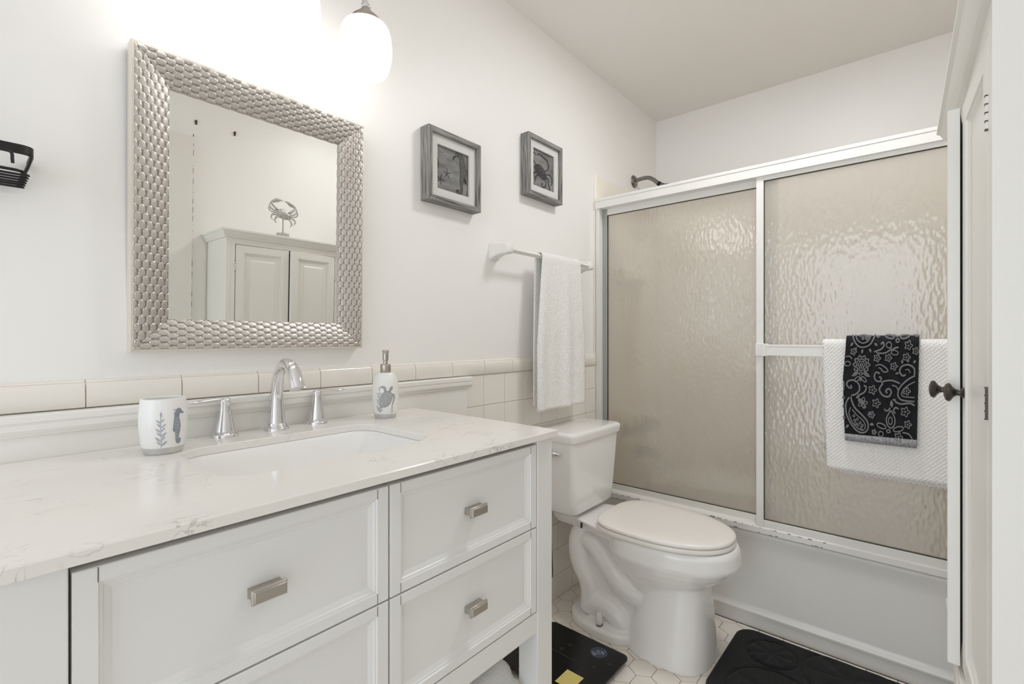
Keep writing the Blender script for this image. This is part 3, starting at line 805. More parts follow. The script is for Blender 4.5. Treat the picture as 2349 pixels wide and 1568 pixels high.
def star(b, fn, cx, cy, r, mi, rot=90):
    for k in range(5):
        a = radians(rot + 72*k); b.ribbon([(cx, cy), (cx+r*.5*cos(a), cy+r*.5*sin(a)), (cx+r*cos(a), cy+r*sin(a))], .022, fn, mi, taper=True)
def draw_seahorse(b, fn):
    body = [(.60, .89), (.66, .93), (.73, .91), (.79, .83), (.82, .70), (.83, .58), (.82, .47), (.79, .37), (.78, .27), (.79, .18), (.78, .10), (.73, .045), (.67, .05), (.64, .09), (.66, .12), (.70, .115), (.72, .09)]
    wd = [.05, .09, .11, .13, .16, .17, .15, .11, .075, .06, .05, .04, .035, .03, .025, .02, .015]
    q = spline([p + (w,) for p, w in zip(body, wd)], 5)
    Lp, Rp = [], []
    for i in range(len(q)):
        p, r = q[max(i-1, 0)], q[min(i+1, len(q)-1)]; dx, dy = r[0]-p[0], r[1]-p[1]; l = sqrt(dx*dx+dy*dy) or 1
        Lp.append((q[i][0]-dy/l*q[i][2]/2, q[i][1]+dx/l*q[i][2]/2)); Rp.append((q[i][0]+dy/l*q[i][2]/2, q[i][1]-dx/l*q[i][2]/2))
    lo2 = lambda u, v: (fn(u, v)[0], fn(u, v)[1]-.0002, fn(u, v)[2])
    for i in range(len(q)-1): b.face([b.add(fn(*p)) for p in (Lp[i], Rp[i], Rp[i+1], Lp[i+1])], 2)
    b.ribbon(Lp, .014, lo2, 1); b.ribbon(Rp, .014, lo2, 1)
    for i in range(4, len(q)-8, 2): b.ribbon([Lp[i], q[i][:2], Rp[i]], .009, lo2, 1)
    b.ribbon(spline([(.62, .88), (.56, .85), (.53, .80), (.55, .785)], 4), .035, fn, 1)
    b.blob([(.86, .46), (.93, .42), (.95, .33), (.90, .31), (.85, .37)], fn, 1)
    star(b, fn, .34, .42, .11, 1); star(b, fn, .14, .24, .13, 1, 70)
    for i in range(7): b.ribbon([(.02, .70-.05*i), (.09+.02*sin(i), .66-.05*i)], .02, fn, 1)
    b.ribbon(spline([(.0, .74), (.07, .70), (.09, .58), (.06, .45), (.0, .40)], 4), .012, fn, 1)
    for i in range(9): b.ribbon([(.30+.04*i, .03+.008*i), (.33+.04*i, .09+.01*(i % 3))], .010, fn, 2)
    b.ribbon(spline([(.05, .93), (.12, .86), (.22, .85), (.27, .92)], 4), .014, fn, 2)
    b.ribbon(spline([(.90, .05), (.96, .12), (.92, .18)], 4), .012, fn, 1)
def draw_crab(b, fn):
    c = spline([(.12, .50), (.22, .60), (.42, .62), (.62, .50), (.70, .34), (.60, .26), (.42, .28), (.24, .36)], 4, True)
    b.blob(c, fn, 1)
    for p in ([(.24, .58), (.10, .66), (.04, .76), (.10, .88), (.20, .83)], [(.10, .64), (.02, .60), (.03, .72)], [(.60, .52), (.72, .56), (.78, .66), (.72, .80), (.52, .86), (.36, .90), (.24, .84)],
              [(.66, .42), (.80, .46), (.92, .40), (.94, .28), (.88, .18)], [(.64, .36), (.76, .34), (.82, .26)], [(.56, .30), (.66, .22), (.62, .10), (.50, .06), (.46, .14), (.54, .16)],
              [(.34, .34), (.22, .30), (.16, .20), (.20, .14)], [(.26, .40), (.12, .36), (.08, .26)], [(.70, .30), (.80, .18), (.84, .06), (.78, .03)]):
        b.ribbon(spline(p, 5), .055, fn, 1, taper=True)
    for p in ([(.30, .56), (.46, .56), (.58, .46)], [(.34, .48), (.46, .50), (.54, .42)]): b.ribbon(spline(p, 5), .012, lambda u, v: (fn(u, v)[0], fn(u, v)[1]-.0002, fn(u, v)[2]), 2)
    star(b, fn, .62, .93, .10, 2); star(b, fn, .10, .08, .10, 2, 60)
shadow_box(0.956, 1.187, 1.5465, 1.778, 0.040, 'grey wooden shadow box with a seahorse print, nearer the mirror', draw_seahorse)
shadow_box(1.449, 1.680, 1.676, 1.9155, 0.040, 'grey wooden shadow box with a crab print, above the towel bar', draw_crab)

# ---------------------------------------------------------------- black wire basket at the left edge
bk = empty('wire_basket', (-0.05, 0, 1.36), 'black wire shower basket on the wall left of the mirror', 'basket')
def rr_path(x0, x1, y0, y1, r, z, n=5): return rrect(x0, x1, y0, y1, r, z, n)
b = MB(); bx0, bx1, by0 = -0.185, 0.086, -0.105
pth = [(bx0, -.002)] + arc(bx0+.016, by0+.016, .016, 180, 270, 6) + arc(bx1-.016, by0+.016, .016, 270, 360, 6) + [(bx1, -.002)]
pin = [(bx0+.0025, -.002)] + arc(bx0+.016, by0+.016, .0135, 180, 270, 6) + arc(bx1-.016, by0+.016, .0135, 270, 360, 6) + [(bx1-.0025, -.002)]
b.loft([[(p[0], p[1], 1.4100), (p[0], p[1], 1.4250), (q[0], q[1], 1.4250), (q[0], q[1], 1.4100)] for p, q in zip(pth, pin)])
build('rim_band', b, M['black_metal'], bk, smooth=40)
for k in range(6):
    y = by0+.004 + k*0.0185
    b = MB(); b.tube(spline([(bx0+.002, y, 1.412), (bx0+.003, y, 1.395), (bx0+.007, y, 1.381), (bx0+.02, y, 1.3775), (bx1-.026, y, 1.3775), (bx1-.014, y, 1.380), (bx1-.008, y, 1.390), (bx1-.003, y, 1.412)], 5), .0019, 10)
    build('tray_wire', b, M['black_metal'], bk)
b = MB(); b.tube(rrect(bx0+.008, bx1-.010, by0+.002, -.004, .014, 1.3835, 5), .0024, 8, closed=True)
build('base_rod', b, M['black_metal'], bk)
b = MB(); b.tube(spline([(.032, by0+.002, 1.4115), (.055, by0, 1.411), (.060, by0-.001, 1.4075), (.0605, by0-.002, 1.400), (.061, by0-.002, 1.3925)], 5), .0022, 10)
build('hook', b, M['black_metal'], bk)

# ---------------------------------------------------------------- towel bar and hanging towel
tb = empty('towel_bar', (1.57, 0, 1.43), 'white ceramic towel bar on the wall above the toilet', 'towel bar')
TBZ, TBY = 1.432, -0.070
for px in (1.292, 1.846):
    b = MB(); r = lambda hw, hz, y, dz=0: [(px+x_, y, TBZ+dz+z_) for x_, z_ in [(p[0], p[1]) for p in rrect(-hw, hw, -hz, hz, min(hw, hz)*.35, 0, 4)]]
    b.loft([r(.024, .033, 0), r(.024, .033, -.006), r(.0215, .028, -.012, .001), r(.019, .021, -.04, .004), r(.0185, .0185, -.07, .003), r(.017, .017, -.080, .002), r(.012, .012, -.085, .001)])
    build('post', b, M['plastic_white'], tb, smooth=50)
b = MB(); s = .0105
b.loft([[(x, TBY, TBZ-s), (x, TBY-s, TBZ), (x, TBY, TBZ+s), (x, TBY+s, TBZ)] for x in (1.292, 1.846)])
build('bar', b, M['plastic_white'], tb, bevel=0.0015, smooth=0)

def hung_towel(name, label, P, front_len, back_len, r, width, wave, th, mats, cat='towel', strokes=None, back_shift=0.0, slope=(0, 0)):
    """P(across, out, z): world point; out is distance from bar centre towards the room; z relative to bar centre"""
    L = back_len + pi*r + front_len
    def path(s):
        if s < back_len: return (-r, -(back_len-s))
        s -= back_len
        if s < pi*r: a = pi - s/r; return (r*cos(a), r*sin(a))
        return (r, -(s-pi*r))
    def fn(u, v):
        ext = slope[0]*u if v > 0.5 else 0
        o, z = path(v*L); depth = max(0, -z)
        if v*L > back_len + pi*r: z *= (front_len + slope[0]*u)/front_len
        elif v*L < back_len: z *= (back_len + slope[1]*u)/back_len
        a, oo = wave(u, depth, v*L > back_len + pi*r/2)
        sh = back_shift if v*L < back_len else 0
        return P(u*width + a + sh, o + oo, z)
    b = MB(); nv = max(30, int(L/0.012)); nu = 44
    b.grid(fn, nu, nv, 0, uv=lambda u, v: (u*width*10, v*L*10))
    if strokes:
        v0 = (back_len + pi*r/2)/L
        def sf(a, c):
            v = v0 - .06*0 + (1-v0)*c; p = Vector(fn(a, v)); q1 = Vector(fn(min(a+.01, 1), v)); q2 = Vector(fn(a, min(v+.01, 1)))
            return p
        strokes(b, sf, fn, v0)
    o = build(name, b, mats, smooth=60, origin=P(width/2, 0, -front_len), fix=False)
    md = o.modifiers.new('thick', 'SOLIDIFY'); md.thickness = th; md.offset = 0
    tag(o, label, cat); return o
def wv(u, d, front):
    k = min(1, d/0.35)
    if front: return ((u-.45)*0.075*k, 0.006*sin(u*12.5+.6)*k + 0.004*sin(u*23)*k*k - .004*k)
    return ((u-.45)*0.02*k, 0.004*sin(u*9)*k)
hung_towel('hand_towel', 'white waffle hand towel hanging over the ceramic towel bar', lambda a, o, z: (1.478+a, TBY-o, TBZ+z), 0.60, 0.585, 0.0165, 0.265, wv, 0.005, [M['towel']], back_shift=-.006)

# ---------------------------------------------------------------- toilet
TX = 1.703
toi = empty('toilet', (TX, -0.40, 0), 'white two-piece toilet with closed lid between vanity and bathtub', 'toilet')
b = MB()
# bowl
ring = lambda z, hw, lf, lb, p=2.25, cy=-.44: sell(TX, cy, hw, lf, lb, z, p)
b.loft([ring(.404, .150, .262, .14), ring(.408, .166, .278, .15), ring(.404, .174, .287, .155), ring(.392, .180, .293, .158), ring(.352, .183, .297, .16), ring(.342, .181, .293, .158), ring(.318, .170, .274, .15),
        ring(.290, .152, .240, .135), ring(.262, .128, .20, .12), ring(.235, .105, .165, .10), ring(.20, .095, .15, .09)], True, True)
# pedestal
ped = lambda z, hw, yf, yb, p=2.9: sell(TX, (yf+yb)/2, hw, (yb-yf)/2, (yb-yf)/2, z, p)
b.loft([ped(0, .150, -.655, -.36), ped(.012, .1485, -.653, -.362), ped(.08, .134, -.647, -.375), ped(.16, .118, -.640, -.395), ped(.22, .106, -.634, -.41), ped(.26, .100, -.628, -.42), ped(.285, .10, -.62, -.42)], True, True)
# foot and web behind it
b.loft([sell(TX, -.30, .148, .12, .20, 0, 2.4), sell(TX, -.30, .147, .12, .199, .008, 2.4), sell(TX, -.30, .145, .12, .196, .026, 2.4), sell(TX, -.30, .138, .12, .189, .034, 2.4), sell(TX, -.30, .095, .12, .165, .042, 2.4), sell(TX, -.30, .06, .12, .15, .05, 2.4)], True, True)
b.loft([ped(.02, .082, -.50, -.15, 3), ped(.12, .076, -.50, -.15, 3), ped(.22, .070, -.50, -.12, 3), ped(.30, .068, -.46, -.11, 3), ped(.38, .080, -.42, -.10, 3)], True, True)
# deck below the tank
dk = lambda z, hw0, yf, yb, hw1: [(TX-hw0, yb, z), (TX-hw0*1.02, (yb*2+yf)/3, z), (TX-hw1*.86, (yb+2*yf)/3, z), (TX-hw1, yf, z), (TX-hw1*.5, yf-.05, z), (TX+hw1*.5, yf-.05, z), (TX+hw1, yf, z), (TX+hw1*.86, (yb+2*yf)/3, z), (TX+hw0*1.02, (yb*2+yf)/3, z), (TX+hw0, yb, z)]
b.loft([dk(.365, .085, -.34, -.06, .125), dk(.385, .098, -.36, -.05, .150), dk(.404, .105, -.365, -.045, .158), dk(.409, .100, -.36, -.05, .152)], True, True)
for sx in (-1, 1):
    x = TX + sx*.056
    pa = spline([(x-sx*.012, -.160, .365, .040), (x-sx*.002, -.150, .315, .046), (x+sx*.004, -.152, .27, .0475), (x+sx*.006, -.165, .22, .047), (x+sx*.005, -.195, .165, .045), (x+sx*.005, -.205, .11, .044), (x+sx*.006, -.205, .05, .046)], 6)
    b.tube([q[:3] for q in pa], [q[3] for q in pa], 22)
    pb = spline([(x+sx*.0, -.170, .305, .035), (x+sx*.006, -.200, .318, .040), (x+sx*.010, -.240, .300, .043), (x+sx*.012, -.285, .255, .045), (x+sx*.010, -.335, .205, .047), (x+sx*.004, -.39, .180, .048), (x-sx*.01, -.45, .175, .05)], 6)
    b.tube([q[:3] for q in pb], [q[3] for q in pb], 22)
    pc = spline([(x+sx*.006, -.205, .07, .046), (x+sx*.010, -.25, .088, .046), (x+sx*.012, -.30, .085, .046), (x+sx*.012, -.335, .060, .044), (x+sx*.010, -.345, .03, .042)], 6)
    b.tube([q[:3] for q in pc], [q[3] for q in pc], 22)
bowl = build('bowl', b, M['porcelain'], toi, smooth=48)
md = bowl.modifiers.new('merge', 'REMESH'); md.mode = 'VOXEL'; md.voxel_size = 0.0034; md.use_smooth_shade = True
md = bowl.modifiers.new('soften', 'SMOOTH'); md.factor = 0.5; md.iterations = 4
for sx in (-1, 1):
    b = MB(); b.lathe([(.010, .034), (.0115, .042), (.0130, .050), (.0130, .060), (.0115, .072), (.0095, .078), (.005, .0815), (0, .082)], (TX+sx*.119, -.272, 0), 24)
    build('bolt_cap', b, M['plastic_white'], toi, smooth=50)
b = MB(); b.lathe([(.008, .034), (.0128, .034), (.0132, .0395), (.008, .0400)], (TX-.1205, -.2745, 0), 20); build('bolt_washer', b, M['steel'], toi)
# seat ring and lid
def oval(z, g_, cy=-.445):
    out = []
    for j in range(72):
        a = 2*pi*j/72; c, s_ = cos(a), sin(a); p = 2.2 if s_ < 0 else 3.4
        out.append((TX + math.copysign(abs(c)**(2/p), c)*(.183+g_), cy + math.copysign(abs(s_)**(2/p), s_)*((.275 if s_ < 0 else .197)+g_), z))
    return out
b = MB(); b.loft([oval(.409, -.006), oval(.412, -.001), oval(.420, 0), oval(.4255, -.003), oval(.426, -.01)], True, True)
build('seat', b, M['seat'], toi, smooth=50)
b = MB(); b.loft([oval(.4275, -.010), oval(.4275, -.0035), oval(.431, -.0015), oval(.437, -.0025), oval(.4405, -.007), oval(.4425, -.016), oval(.4435, -.05), oval(.444, -.10)], True, True)
build('seat_lid', b, M['seat'], toi, smooth=60)
# tank
def tk(z, hw, yf, yb, r): return rrect(TX-hw, TX+hw, yf, yb, r, z, 8)
b = MB()
b.loft([tk(.424, .142, -.172, -.030, .03), tk(.426, .150, -.178, -.026, .03), tk(.436, .158, -.183, -.024, .03), tk(.50, .165, -.187, -.022, .03), tk(.60, .175, -.191, -.02, .03), tk(.70, .184, -.195, -.018, .03), tk(.714, .185, -.195, -.018, .03)], True, True)
build('tank', b, M['porcelain'], toi, smooth=50)
b = MB()
b.loft([tk(.713, .188, -.199, -.013, .032), tk(.714, .192, -.203, -.012, .034), tk(.735, .196, -.207, -.012, .036), tk(.744, .195, -.206, -.013, .035), tk(.749, .189, -.200, -.017, .03), tk(.751, .178, -.189, -.026, .024)], True, True)
build('tank_lid', b, M['porcelain'], toi, smooth=50)
b = MB()
lx0 = TX-.180
b.lathe([(.013, lx0+.002), (.0155, lx0-.004), (.0145, lx0-.009), (.006, lx0-.012)], (0, -.108, .668), 20, axis='x')
lv_ = spline([(lx0-.012, -.050, .667, .003), (lx0-.014, -.066, .668, .009), (lx0-.0155, -.088, .668, .0125), (lx0-.0155, -.110, .668, .0125), (lx0-.0135, -.130, .668, .0085), (lx0-.010, -.146, .668, .0015)], 6)
b.tube([q[:3] for q in lv_], [q[3] for q in lv_], 16, flat=0.95)
build('flush_lever', b, M['chrome'], toi, smooth=60)
b = MB(); b.lathe([(.020, .408), (.020, .424)], (TX-.05, -.10, 0), 16); b.lathe([(.020, .408), (.020, .424)], (TX+.05, -.10, 0), 16); b.lathe([(.035, .408), (.035, .424)], (TX, -.10, 0), 20)
build('tank_gasket', b, M['rubber'], toi)
b = MB(); b.lathe([(.004, .385), (.004, .404)], (TX-.128, -.20, 0), 10); build('tank_bolt', b, M['rubber'], toi)
# supply hose
b = MB()
b.tube(spline([(1.585, -.008, .14), (1.585, -.045, .14), (1.575, -.06, .17), (1.570, -.06, .23), (1.572, -.055, .31), (1.574, -.052, .38), (1.574, -.052, .419)], 8), .0055, 12)
b.lathe([(.019, -.012), (.019, -.0085), (.010, -.0075)], (1.585, 0, .14), 20, axis='y')
hs = build('water_supply_hose', b, M['braid'], origin=(1.585, -.03, .14)); tag(hs, 'braided metal water hose on the wall behind the toilet', 'hose')

# ---------------------------------------------------------------- bathroom scale
sc_c = Vector((1.357, -0.273, 0)); SW, SL = .153, .162
bsc = empty('bathroom_scale', sc_c, 'flat black glass bathroom scale with a yellow sticker between vanity and toilet', 'scale')
b = MB(); r = lambda d, z: rrect(sc_c.x-SW+d, sc_c.x+SW-d, sc_c.y-SL+d, sc_c.y+SL-d, .022-d*.5, z, 8)
b.loft([r(.001, .0165), r(0, .0175), r(0, .0225), r(.001, .0235)], True, True)
zt = .0237
flat = lambda x, y: (x, y, zt)
b.face([b.add(p) for p in ((sc_c.x+.0105, -.205, zt), (sc_c.x+.0135, -.205, zt), (sc_c.x+.0135, -.318, zt), (sc_c.x+.0105, -.318, zt))], 1)
for cx, cy in ((1.43, -.245), (1.33, -.345), (1.385, -.37), (1.43, -.40), (1.395, -.235), (1.47, -.265)):
    b.ribbon(circ(cx, cy, .0055, 12), .003, flat, 1, closed=True)
build('glass_plate', b, [M['glass_black'], M['smudge']], bsc, smooth=35, fix=False)
b = MB(); b.box(sc_c.x-.10, sc_c.x+.10, sc_c.y-.11, sc_c.y+.11, .008, .0165); build('base', b, M['rubber'], bsc, bevel=.003)
for sx in (-1, 1):
    for sy in (-1, 1):
        b = MB(); b.lathe([(.015, 0), (.017, .003), (.017, .0165)], (sc_c.x+sx*(SW-.032), sc_c.y+sy*(SL-.03), 0), 24); build('foot', b, M['steel'], bsc)
b = MB(); lc = (1.459, -.344); zt = .0239
n = 40; b.face([b.add((lc[0]+.030*cos(2*pi*k/n), lc[1]+.030*sin(2*pi*k/n), zt)) for k in range(n)])
z3 = lambda x, y: (x, y, zt+.0002)
dv = Vector((-.66, -.75)).normalized(); pv = Vector((-dv.y, dv.x))       # writing runs towards the vanity
def tline(a, c, w, off, dash):
    t = a
    while t < c:
        l = min(random.uniform(.002, .005)*dash, c-t); p = Vector(lc)+pv*off
        b.ribbon([tuple(p+dv*t), tuple(p+dv*(t+l))], w, z3, 1); t += l+.0009
random.seed(5)
tline(-.010, .012, .0022, -.0205, 1.2)
for o_ in (-.0165, -.0135, -.0105): tline(-.002, .012, .0011, o_, .8)
for o_ in (-.004, .000, .004): tline(-.013, .010, .0010, o_, .9)
for o_ in (.0105, .0130, .0155): tline(-.004, .013, .0014 if o_ < .012 else .001, o_, 1)
tline(-.006, .004, .0014, .0235, .8)
build('round_sticker', b, [M['sticker_navy'], M['sticker_ink']], bsc, smooth=0, fix=False)
b = MB(); b.box(1.247, 1.318, -.372, -.309, .0236, .0240); build('yellow_sticker', b, M['yellow'], bsc, smooth=0)

# ---------------------------------------------------------------- bath mat
mc = (1.75, -1.01)
def resample(pts, n):
    L = [0]
    for p, q in zip(pts, pts[1:]+pts[:1]): L.append(L[-1] + sqrt((p[0]-q[0])**2+(p[1]-q[1])**2))
    out = []; k = 0
    for i in range(n):
        d = L[-1]*i/n
        while L[k+1] < d: k += 1
        t = (d-L[k])/max(1e-9, L[k+1]-L[k]); p, q = pts[k], pts[(k+1) % len(pts)]
        out.append((p[0]+(q[0]-p[0])*t, p[1]+(q[1]-p[1])*t))
    return out
b = MB(); out = resample(rrect(1.535, 1.962, -1.36, -0.668, .055, 0, 14), 220)
def mring(d, z):
    f = 1-d/.2135; g_ = 1-d/.346
    return [(mc[0]+(p[0]-mc[0])*f, -1.014+(p[1]+1.014)*g_, z) for p in out]
def shell_relief(x, y):
    """scallop shells and folds pressed into the pile"""
    h = 0
    for (cx, cy, R_, a0) in ((1.63, -.845, .125, 70), (1.86, -1.02, .13, 200), (1.70, -1.18, .16, -20), (1.845, -.80, .075, 120)):
        d = sqrt((x-cx)**2+(y-cy)**2)
        if d < R_*1.15:
            th = math.degrees(math.atan2(y-cy, x-cx))-a0
            if d < R_: h += .0045*abs(sin(radians(th*3.5)))**.6*min(1, d/(R_*.4))
            h -= .0060*math.exp(-((d-R_)/.005)**2)
    return h
rings = [mring(0, .001), mring(-.002, .006), mring(-.001, .013), mring(.004, .0185)]
for k in range(1, 60):
    d = .004 + .2085*k/60
    rings.append([(x, y, .0205+shell_relief(x, y)*min(1, k/3)) for x, y, z in mring(d, 0)])
b.loft(rings, True, True)
bm_o = build('bath_mat', b, M['plush'], smooth=70, origin=(mc[0], mc[1], 0))
tag(bm_o, 'black plush bath mat with embossed shells on the floor beside the tub', 'bath mat')

# ---------------------------------------------------------------- bathtub
tubo = empty('bathtub', (2.35, -0.77, 0), 'white alcove bathtub with a plain apron behind the sliding glass doors', 'bathtub')
b = MB(); ya, yb2 = YR+.006, -.008
TZ = .372
pr = [(XT+.006, 0), (XT+.006, .052), (XT-.004, .057), (XT-.004, .063), (XT+.004, .070), (XT+.008, .085), (XT+.010, .30), (XT+.006, .345), (XT, .356), (XT, TZ-.006), (XT+.005, TZ), (XT+.07, TZ), (XT+.07, 0)]
b.loft([[(x, ya, z) for x, z in pr], [(x, yb2, z) for x, z in pr]], True, True)
build('apron', b, M['tub'], tubo, smooth=35)
b = MB()
def tr(d, z, r_, fy=0): return rrect(XT+.062+d, XF-.016-d*.7, ya+.01+d+fy, yb2-.01-d, r_, z, 8)
b.loft([rrect(XT+.06, XF-.004, ya, yb2, .01, TZ, 8), tr(.02, TZ, .07), tr(.032, TZ-.006, .09), tr(.045, TZ-.05, .10), tr(.07, .16, .12), tr(.095, .09, .12), tr(.14, .065, .10), tr(.24, .06, .05)], False, True)
build('basin', b, M['tub'], tubo, smooth=60)

# moulded surround panels on the three alcove walls
def wall_panel(P, L, z0, z1, label):
    b = MB()
    def rg2(dx, dz, o): return [P(dx, o, z0+dx*.5), P(L-dx, o, z0+dx*.5), P(L-dx, o, z1-dz), P(dx, o, z1-dz)]
    b.loft([rg2(0, 0, .0005), rg2(0, 0, .008), rg2(.004, .004, .012), rg2(.10, .085, .012), rg2(.106, .091, .009), rg2(.112, .097, .0085)], True, True)
    o = build('tub_wall_panel', b, M['surround'], smooth=30, origin=P(L/2, 0, z0)); tag(o, label, 'wall panel', 'moulded wall panels around the tub')
SZ0, SZ1 = TZ+.001, 1.895
wall_panel(lambda a, o, z: (XT-.004+a, -o, z), XF-XT-.012, SZ0, SZ1, 'beige moulded tub panel on the wall below the shower head')
wall_panel(lambda a, o, z: (XF-o, -.014-a, z), -YR-.028, SZ0, SZ1, 'long beige moulded tub panel seen through both glass doors')
wall_panel(lambda a, o, z: (XT-.004+a, YR+o, z), XF-XT-.012, SZ0, SZ1, 'beige moulded tub panel at the tub end nearest the storage cabinet')
b = MB(); b.box(1.990, XT+.001, -.0095, 0, 1.037, 1.72); b.box(1.990, XT-.003, -.0095, 0, 0, 1.037)
struct('trim_3', b, M['trim'], 'narrow white strip between wall tile and tub alcove', smooth=0)

# fittings seen through the obscure glass
def soap_shelf(c, dirv, side_, label):
    o = empty('soap_dish', c, label, 'soap dish')
    d = Vector(dirv); s_ = Vector(side_); c = Vector(c)
    b = MB()
    rings = []
    for hw, dep, z in ((.060, .020, -.030), (.085, .060, -.016), (.100, .085, -.004), (.100, .086, .004), (.092, .078, .006), (.080, .065, -.004), (.02, .03, -.006)):
        rg = [tuple(c - s_*hw + Vector((0, 0, z)))] + [tuple(c + s_*(hw*cos(radians(180-180*k/12))) + d*(dep*sin(radians(180*k/12))**.6) + Vector((0, 0, z))) for k in range(1, 12)] + [tuple(c + s_*hw + Vector((0, 0, z)))]
        rings.append(rg)
    b.loft(rings, True, True)
    build('tray', b, M['soap_white'], o, smooth=50)
    b = MB(); pl_ = []
    for hw, zz, dd in ((.075, -.03, .004), (.075, .11, .004), (.06, .13, .004)): pass
    b.loft([[tuple(c - s_*hw + d*dd + Vector((0, 0, z))) for hw, z in ((.09, -.02), (-.09, -.02), (-.09, .07), (-.05, .10), (.05, .10), (.09, .07))] for dd in (0, .006)])
    build('back_plate', b, M['soap_white'], o, smooth=0)
soap_shelf((2.352, -.0135, 1.415), (0, -1, 0), (1, 0, 0), 'white shelf soap dish under the shower head, behind the left glass pane')
soap_shelf((XF-.0135, -.745, .535), (-1, 0, 0), (0, 1, 0), 'white soap dish on the long alcove wall, behind the right glass pane')
vv = empty('shower_valve', (2.42, -.0125, .635), 'chrome tub faucet handles seen as dark blurs behind the glass', 'valve')
for vx in (2.30, 2.42, 2.54):
    b = MB(); b.lathe([(.034, -.0125), (.034, -.018), (.018, -.030), (.016, -.05), (.024, -.055), (.026, -.085), (.018, -.095), (0, -.096)], (vx, 0, .635), 28, axis='y'); build('handle', b, M['steel'], vv)
b = MB(); b.lathe([(.030, -.0125), (.030, -.03), (.026, -.10), (.024, -.14), (.0, -.142)], (2.42, 0, .505), 24, axis='y'); b.lathe([(.012, .485), (.012, .465)], (2.42, -.128, 0), 16)
spt = build('tub_spout', b, M['steel'], origin=(2.42, -.0125, .505)); tag(spt, 'dull chrome tub spout below the faucet handles, behind the glass', 'spout')
b = MB(); b.lathe([(.036, -.070), (.036, -.076), (.02, -.082), (.0, -.083)], (2.44, 0, .30), 24, axis='y')
ovf = build('overflow_plate', b, M['steel'], tubo)
# shower arm and head
sh = empty('wall_shower', (2.417, 0, 1.965), 'small dull chrome shower on a bent wall arm above the glass doors', 'shower')
b = MB(); b.lathe([(.034, 0), (.034, -.003), (.029, -.009), (.017, -.013), (.012, -.016)], (2.417, 0, 1.965), 32, axis='y'); build('flange', b, M['steel'], sh)
b = MB(); ap = spline([(2.417, -.004, 1.968), (2.417, -.055, 1.9715), (2.417, -.085, 1.968), (2.417, -.112, 1.952), (2.417, -.142, 1.925)], 6)
b.tube(ap, .0105, 18); build('arm', b, M['steel'], sh)
dr = (Vector((0, -.142, 1.925))-Vector((0, -.112, 1.952))).normalized()
def along(p0, prof, n=24):
    s1 = Vector((1, 0, 0)); s2 = dr.cross(s1); bb = MB()
    bb.loft([[tuple(Vector(p0)+dr*h + (s1*cos(2*pi*k/n)+s2*sin(2*pi*k/n))*r_) for k in range(n)] for r_, h in prof]); return bb
build('collar', along((2.417, -.140, 1.927), [(.012, 0), (.0125, .002), (.0125, .016), (.012, .018)]), M['rubber'], sh)
build('head', along((2.417, -.153, 1.915), [(.012, 0), (.016, .004), (.018, .012), (.024, .026), (.031, .036), (.032, .044), (.026, .047), (.0, .047)]), M['steel'], sh)

# ---------------------------------------------------------------- sliding shower doors
sd = empty('shower_door', (XT, -0.77, TZ), 'white framed sliding shower doors with obscure glass over the tub', 'shower door')
Y0, Y1 = -0.0135, YR+.0135
b = MB(); b.box(XT-.012, XT+.050, Y1, Y0+.001, 1.7265, 1.772); b.box(XT-.014, XT-.010, Y1, Y0+.001, 1.760, 1.7725); build('header', b, M['alum'], sd, bevel=.0012, smooth=0)
b = MB(); pr = [(XT-.006, TZ), (XT-.006, TZ+.022), (XT-.002, TZ+.027), (XT+.004, TZ+.030), (XT+.050, TZ+.034), (XT+.050, TZ)]
b.loft([[(x, Y1, z) for x, z in pr], [(x, Y0, z) for x, z in pr]])
b.box(XT-.0064, XT-.0055, Y1, Y0, TZ+.0008, TZ+.0016, 1)
random.seed(11)
for k in range(60):
    y = random.uniform(-.95, -.05); z = TZ + random.choice((.0215, .0225, .001, .003)); w = random.uniform(.002, .014)
    b.box(XT-.0066, XT-.0052, y-w, y, z, z+random.uniform(.0008, .0022), 2)
build('bottom_track', b, [M['alum'], M['gasket'], M['chip']], sd, smooth=0)
for yj, sgn in ((Y0, -1), (Y1, 1)):
    b = MB(); b.box(XT-.006, XT+.046, min(yj, yj+sgn*.018), max(yj, yj+sgn*.018), TZ+.03, 1.727); build('jamb', b, M['alum'], sd, bevel=.001, smooth=0)
def door_panel(xf, ya_, yb_, z0_, z1_, stile_l, stile_r, ml, mr, top=.030, bot=.030):
    """sliding panel; ya_ is its edge nearer the vanity wall"""
    b = MB(); d = .018
    b.box(xf, xf+d, ya_-stile_l, ya_, z0_, z1_, ml); b.box(xf, xf+d, yb_, yb_+stile_r, z0_, z1_, mr)
    b.box(xf+.001, xf+d-.001, yb_+stile_r, ya_-stile_l, z1_-top, z1_, 0); b.box(xf+.001, xf+d-.001, yb_+stile_r, ya_-stile_l, z0_, z0_+bot, 0)
    p = build('door_panel', b, [M['alum'], M['alum_grey']], sd, bevel=.0012, smooth=0)
    b = MB(); a0, a1, c0, c1 = yb_+stile_r, ya_-stile_l, z0_+bot, z1_-top; w = .0024
    for q in ((a0, a0+w, c0, c1), (a1-w, a1, c0, c1), (a0, a1, c0, c0+w), (a0, a1, c1-w, c1)): b.box(xf+.004, xf+d-.004, q[0], q[1], q[2], q[3])
    build('gasket', b, M['gasket'], p, smooth=0)
    b = MB(); b.box(xf+.0075, xf+.0115, a0+.0015, a1-.0015, c0+.0015, c1-.0015); build('glass_pane', b, M['glass'], p, smooth=0)
door_panel(XT+.024, -.030, -.780, TZ+.026, 1.7275, .026, .026, 1, 0, .030, .031)
door_panel(XT-.003, -.7135, Y1+.02, TZ+.024, 1.7285, .0255, .026, 0, 0, .018, .030)
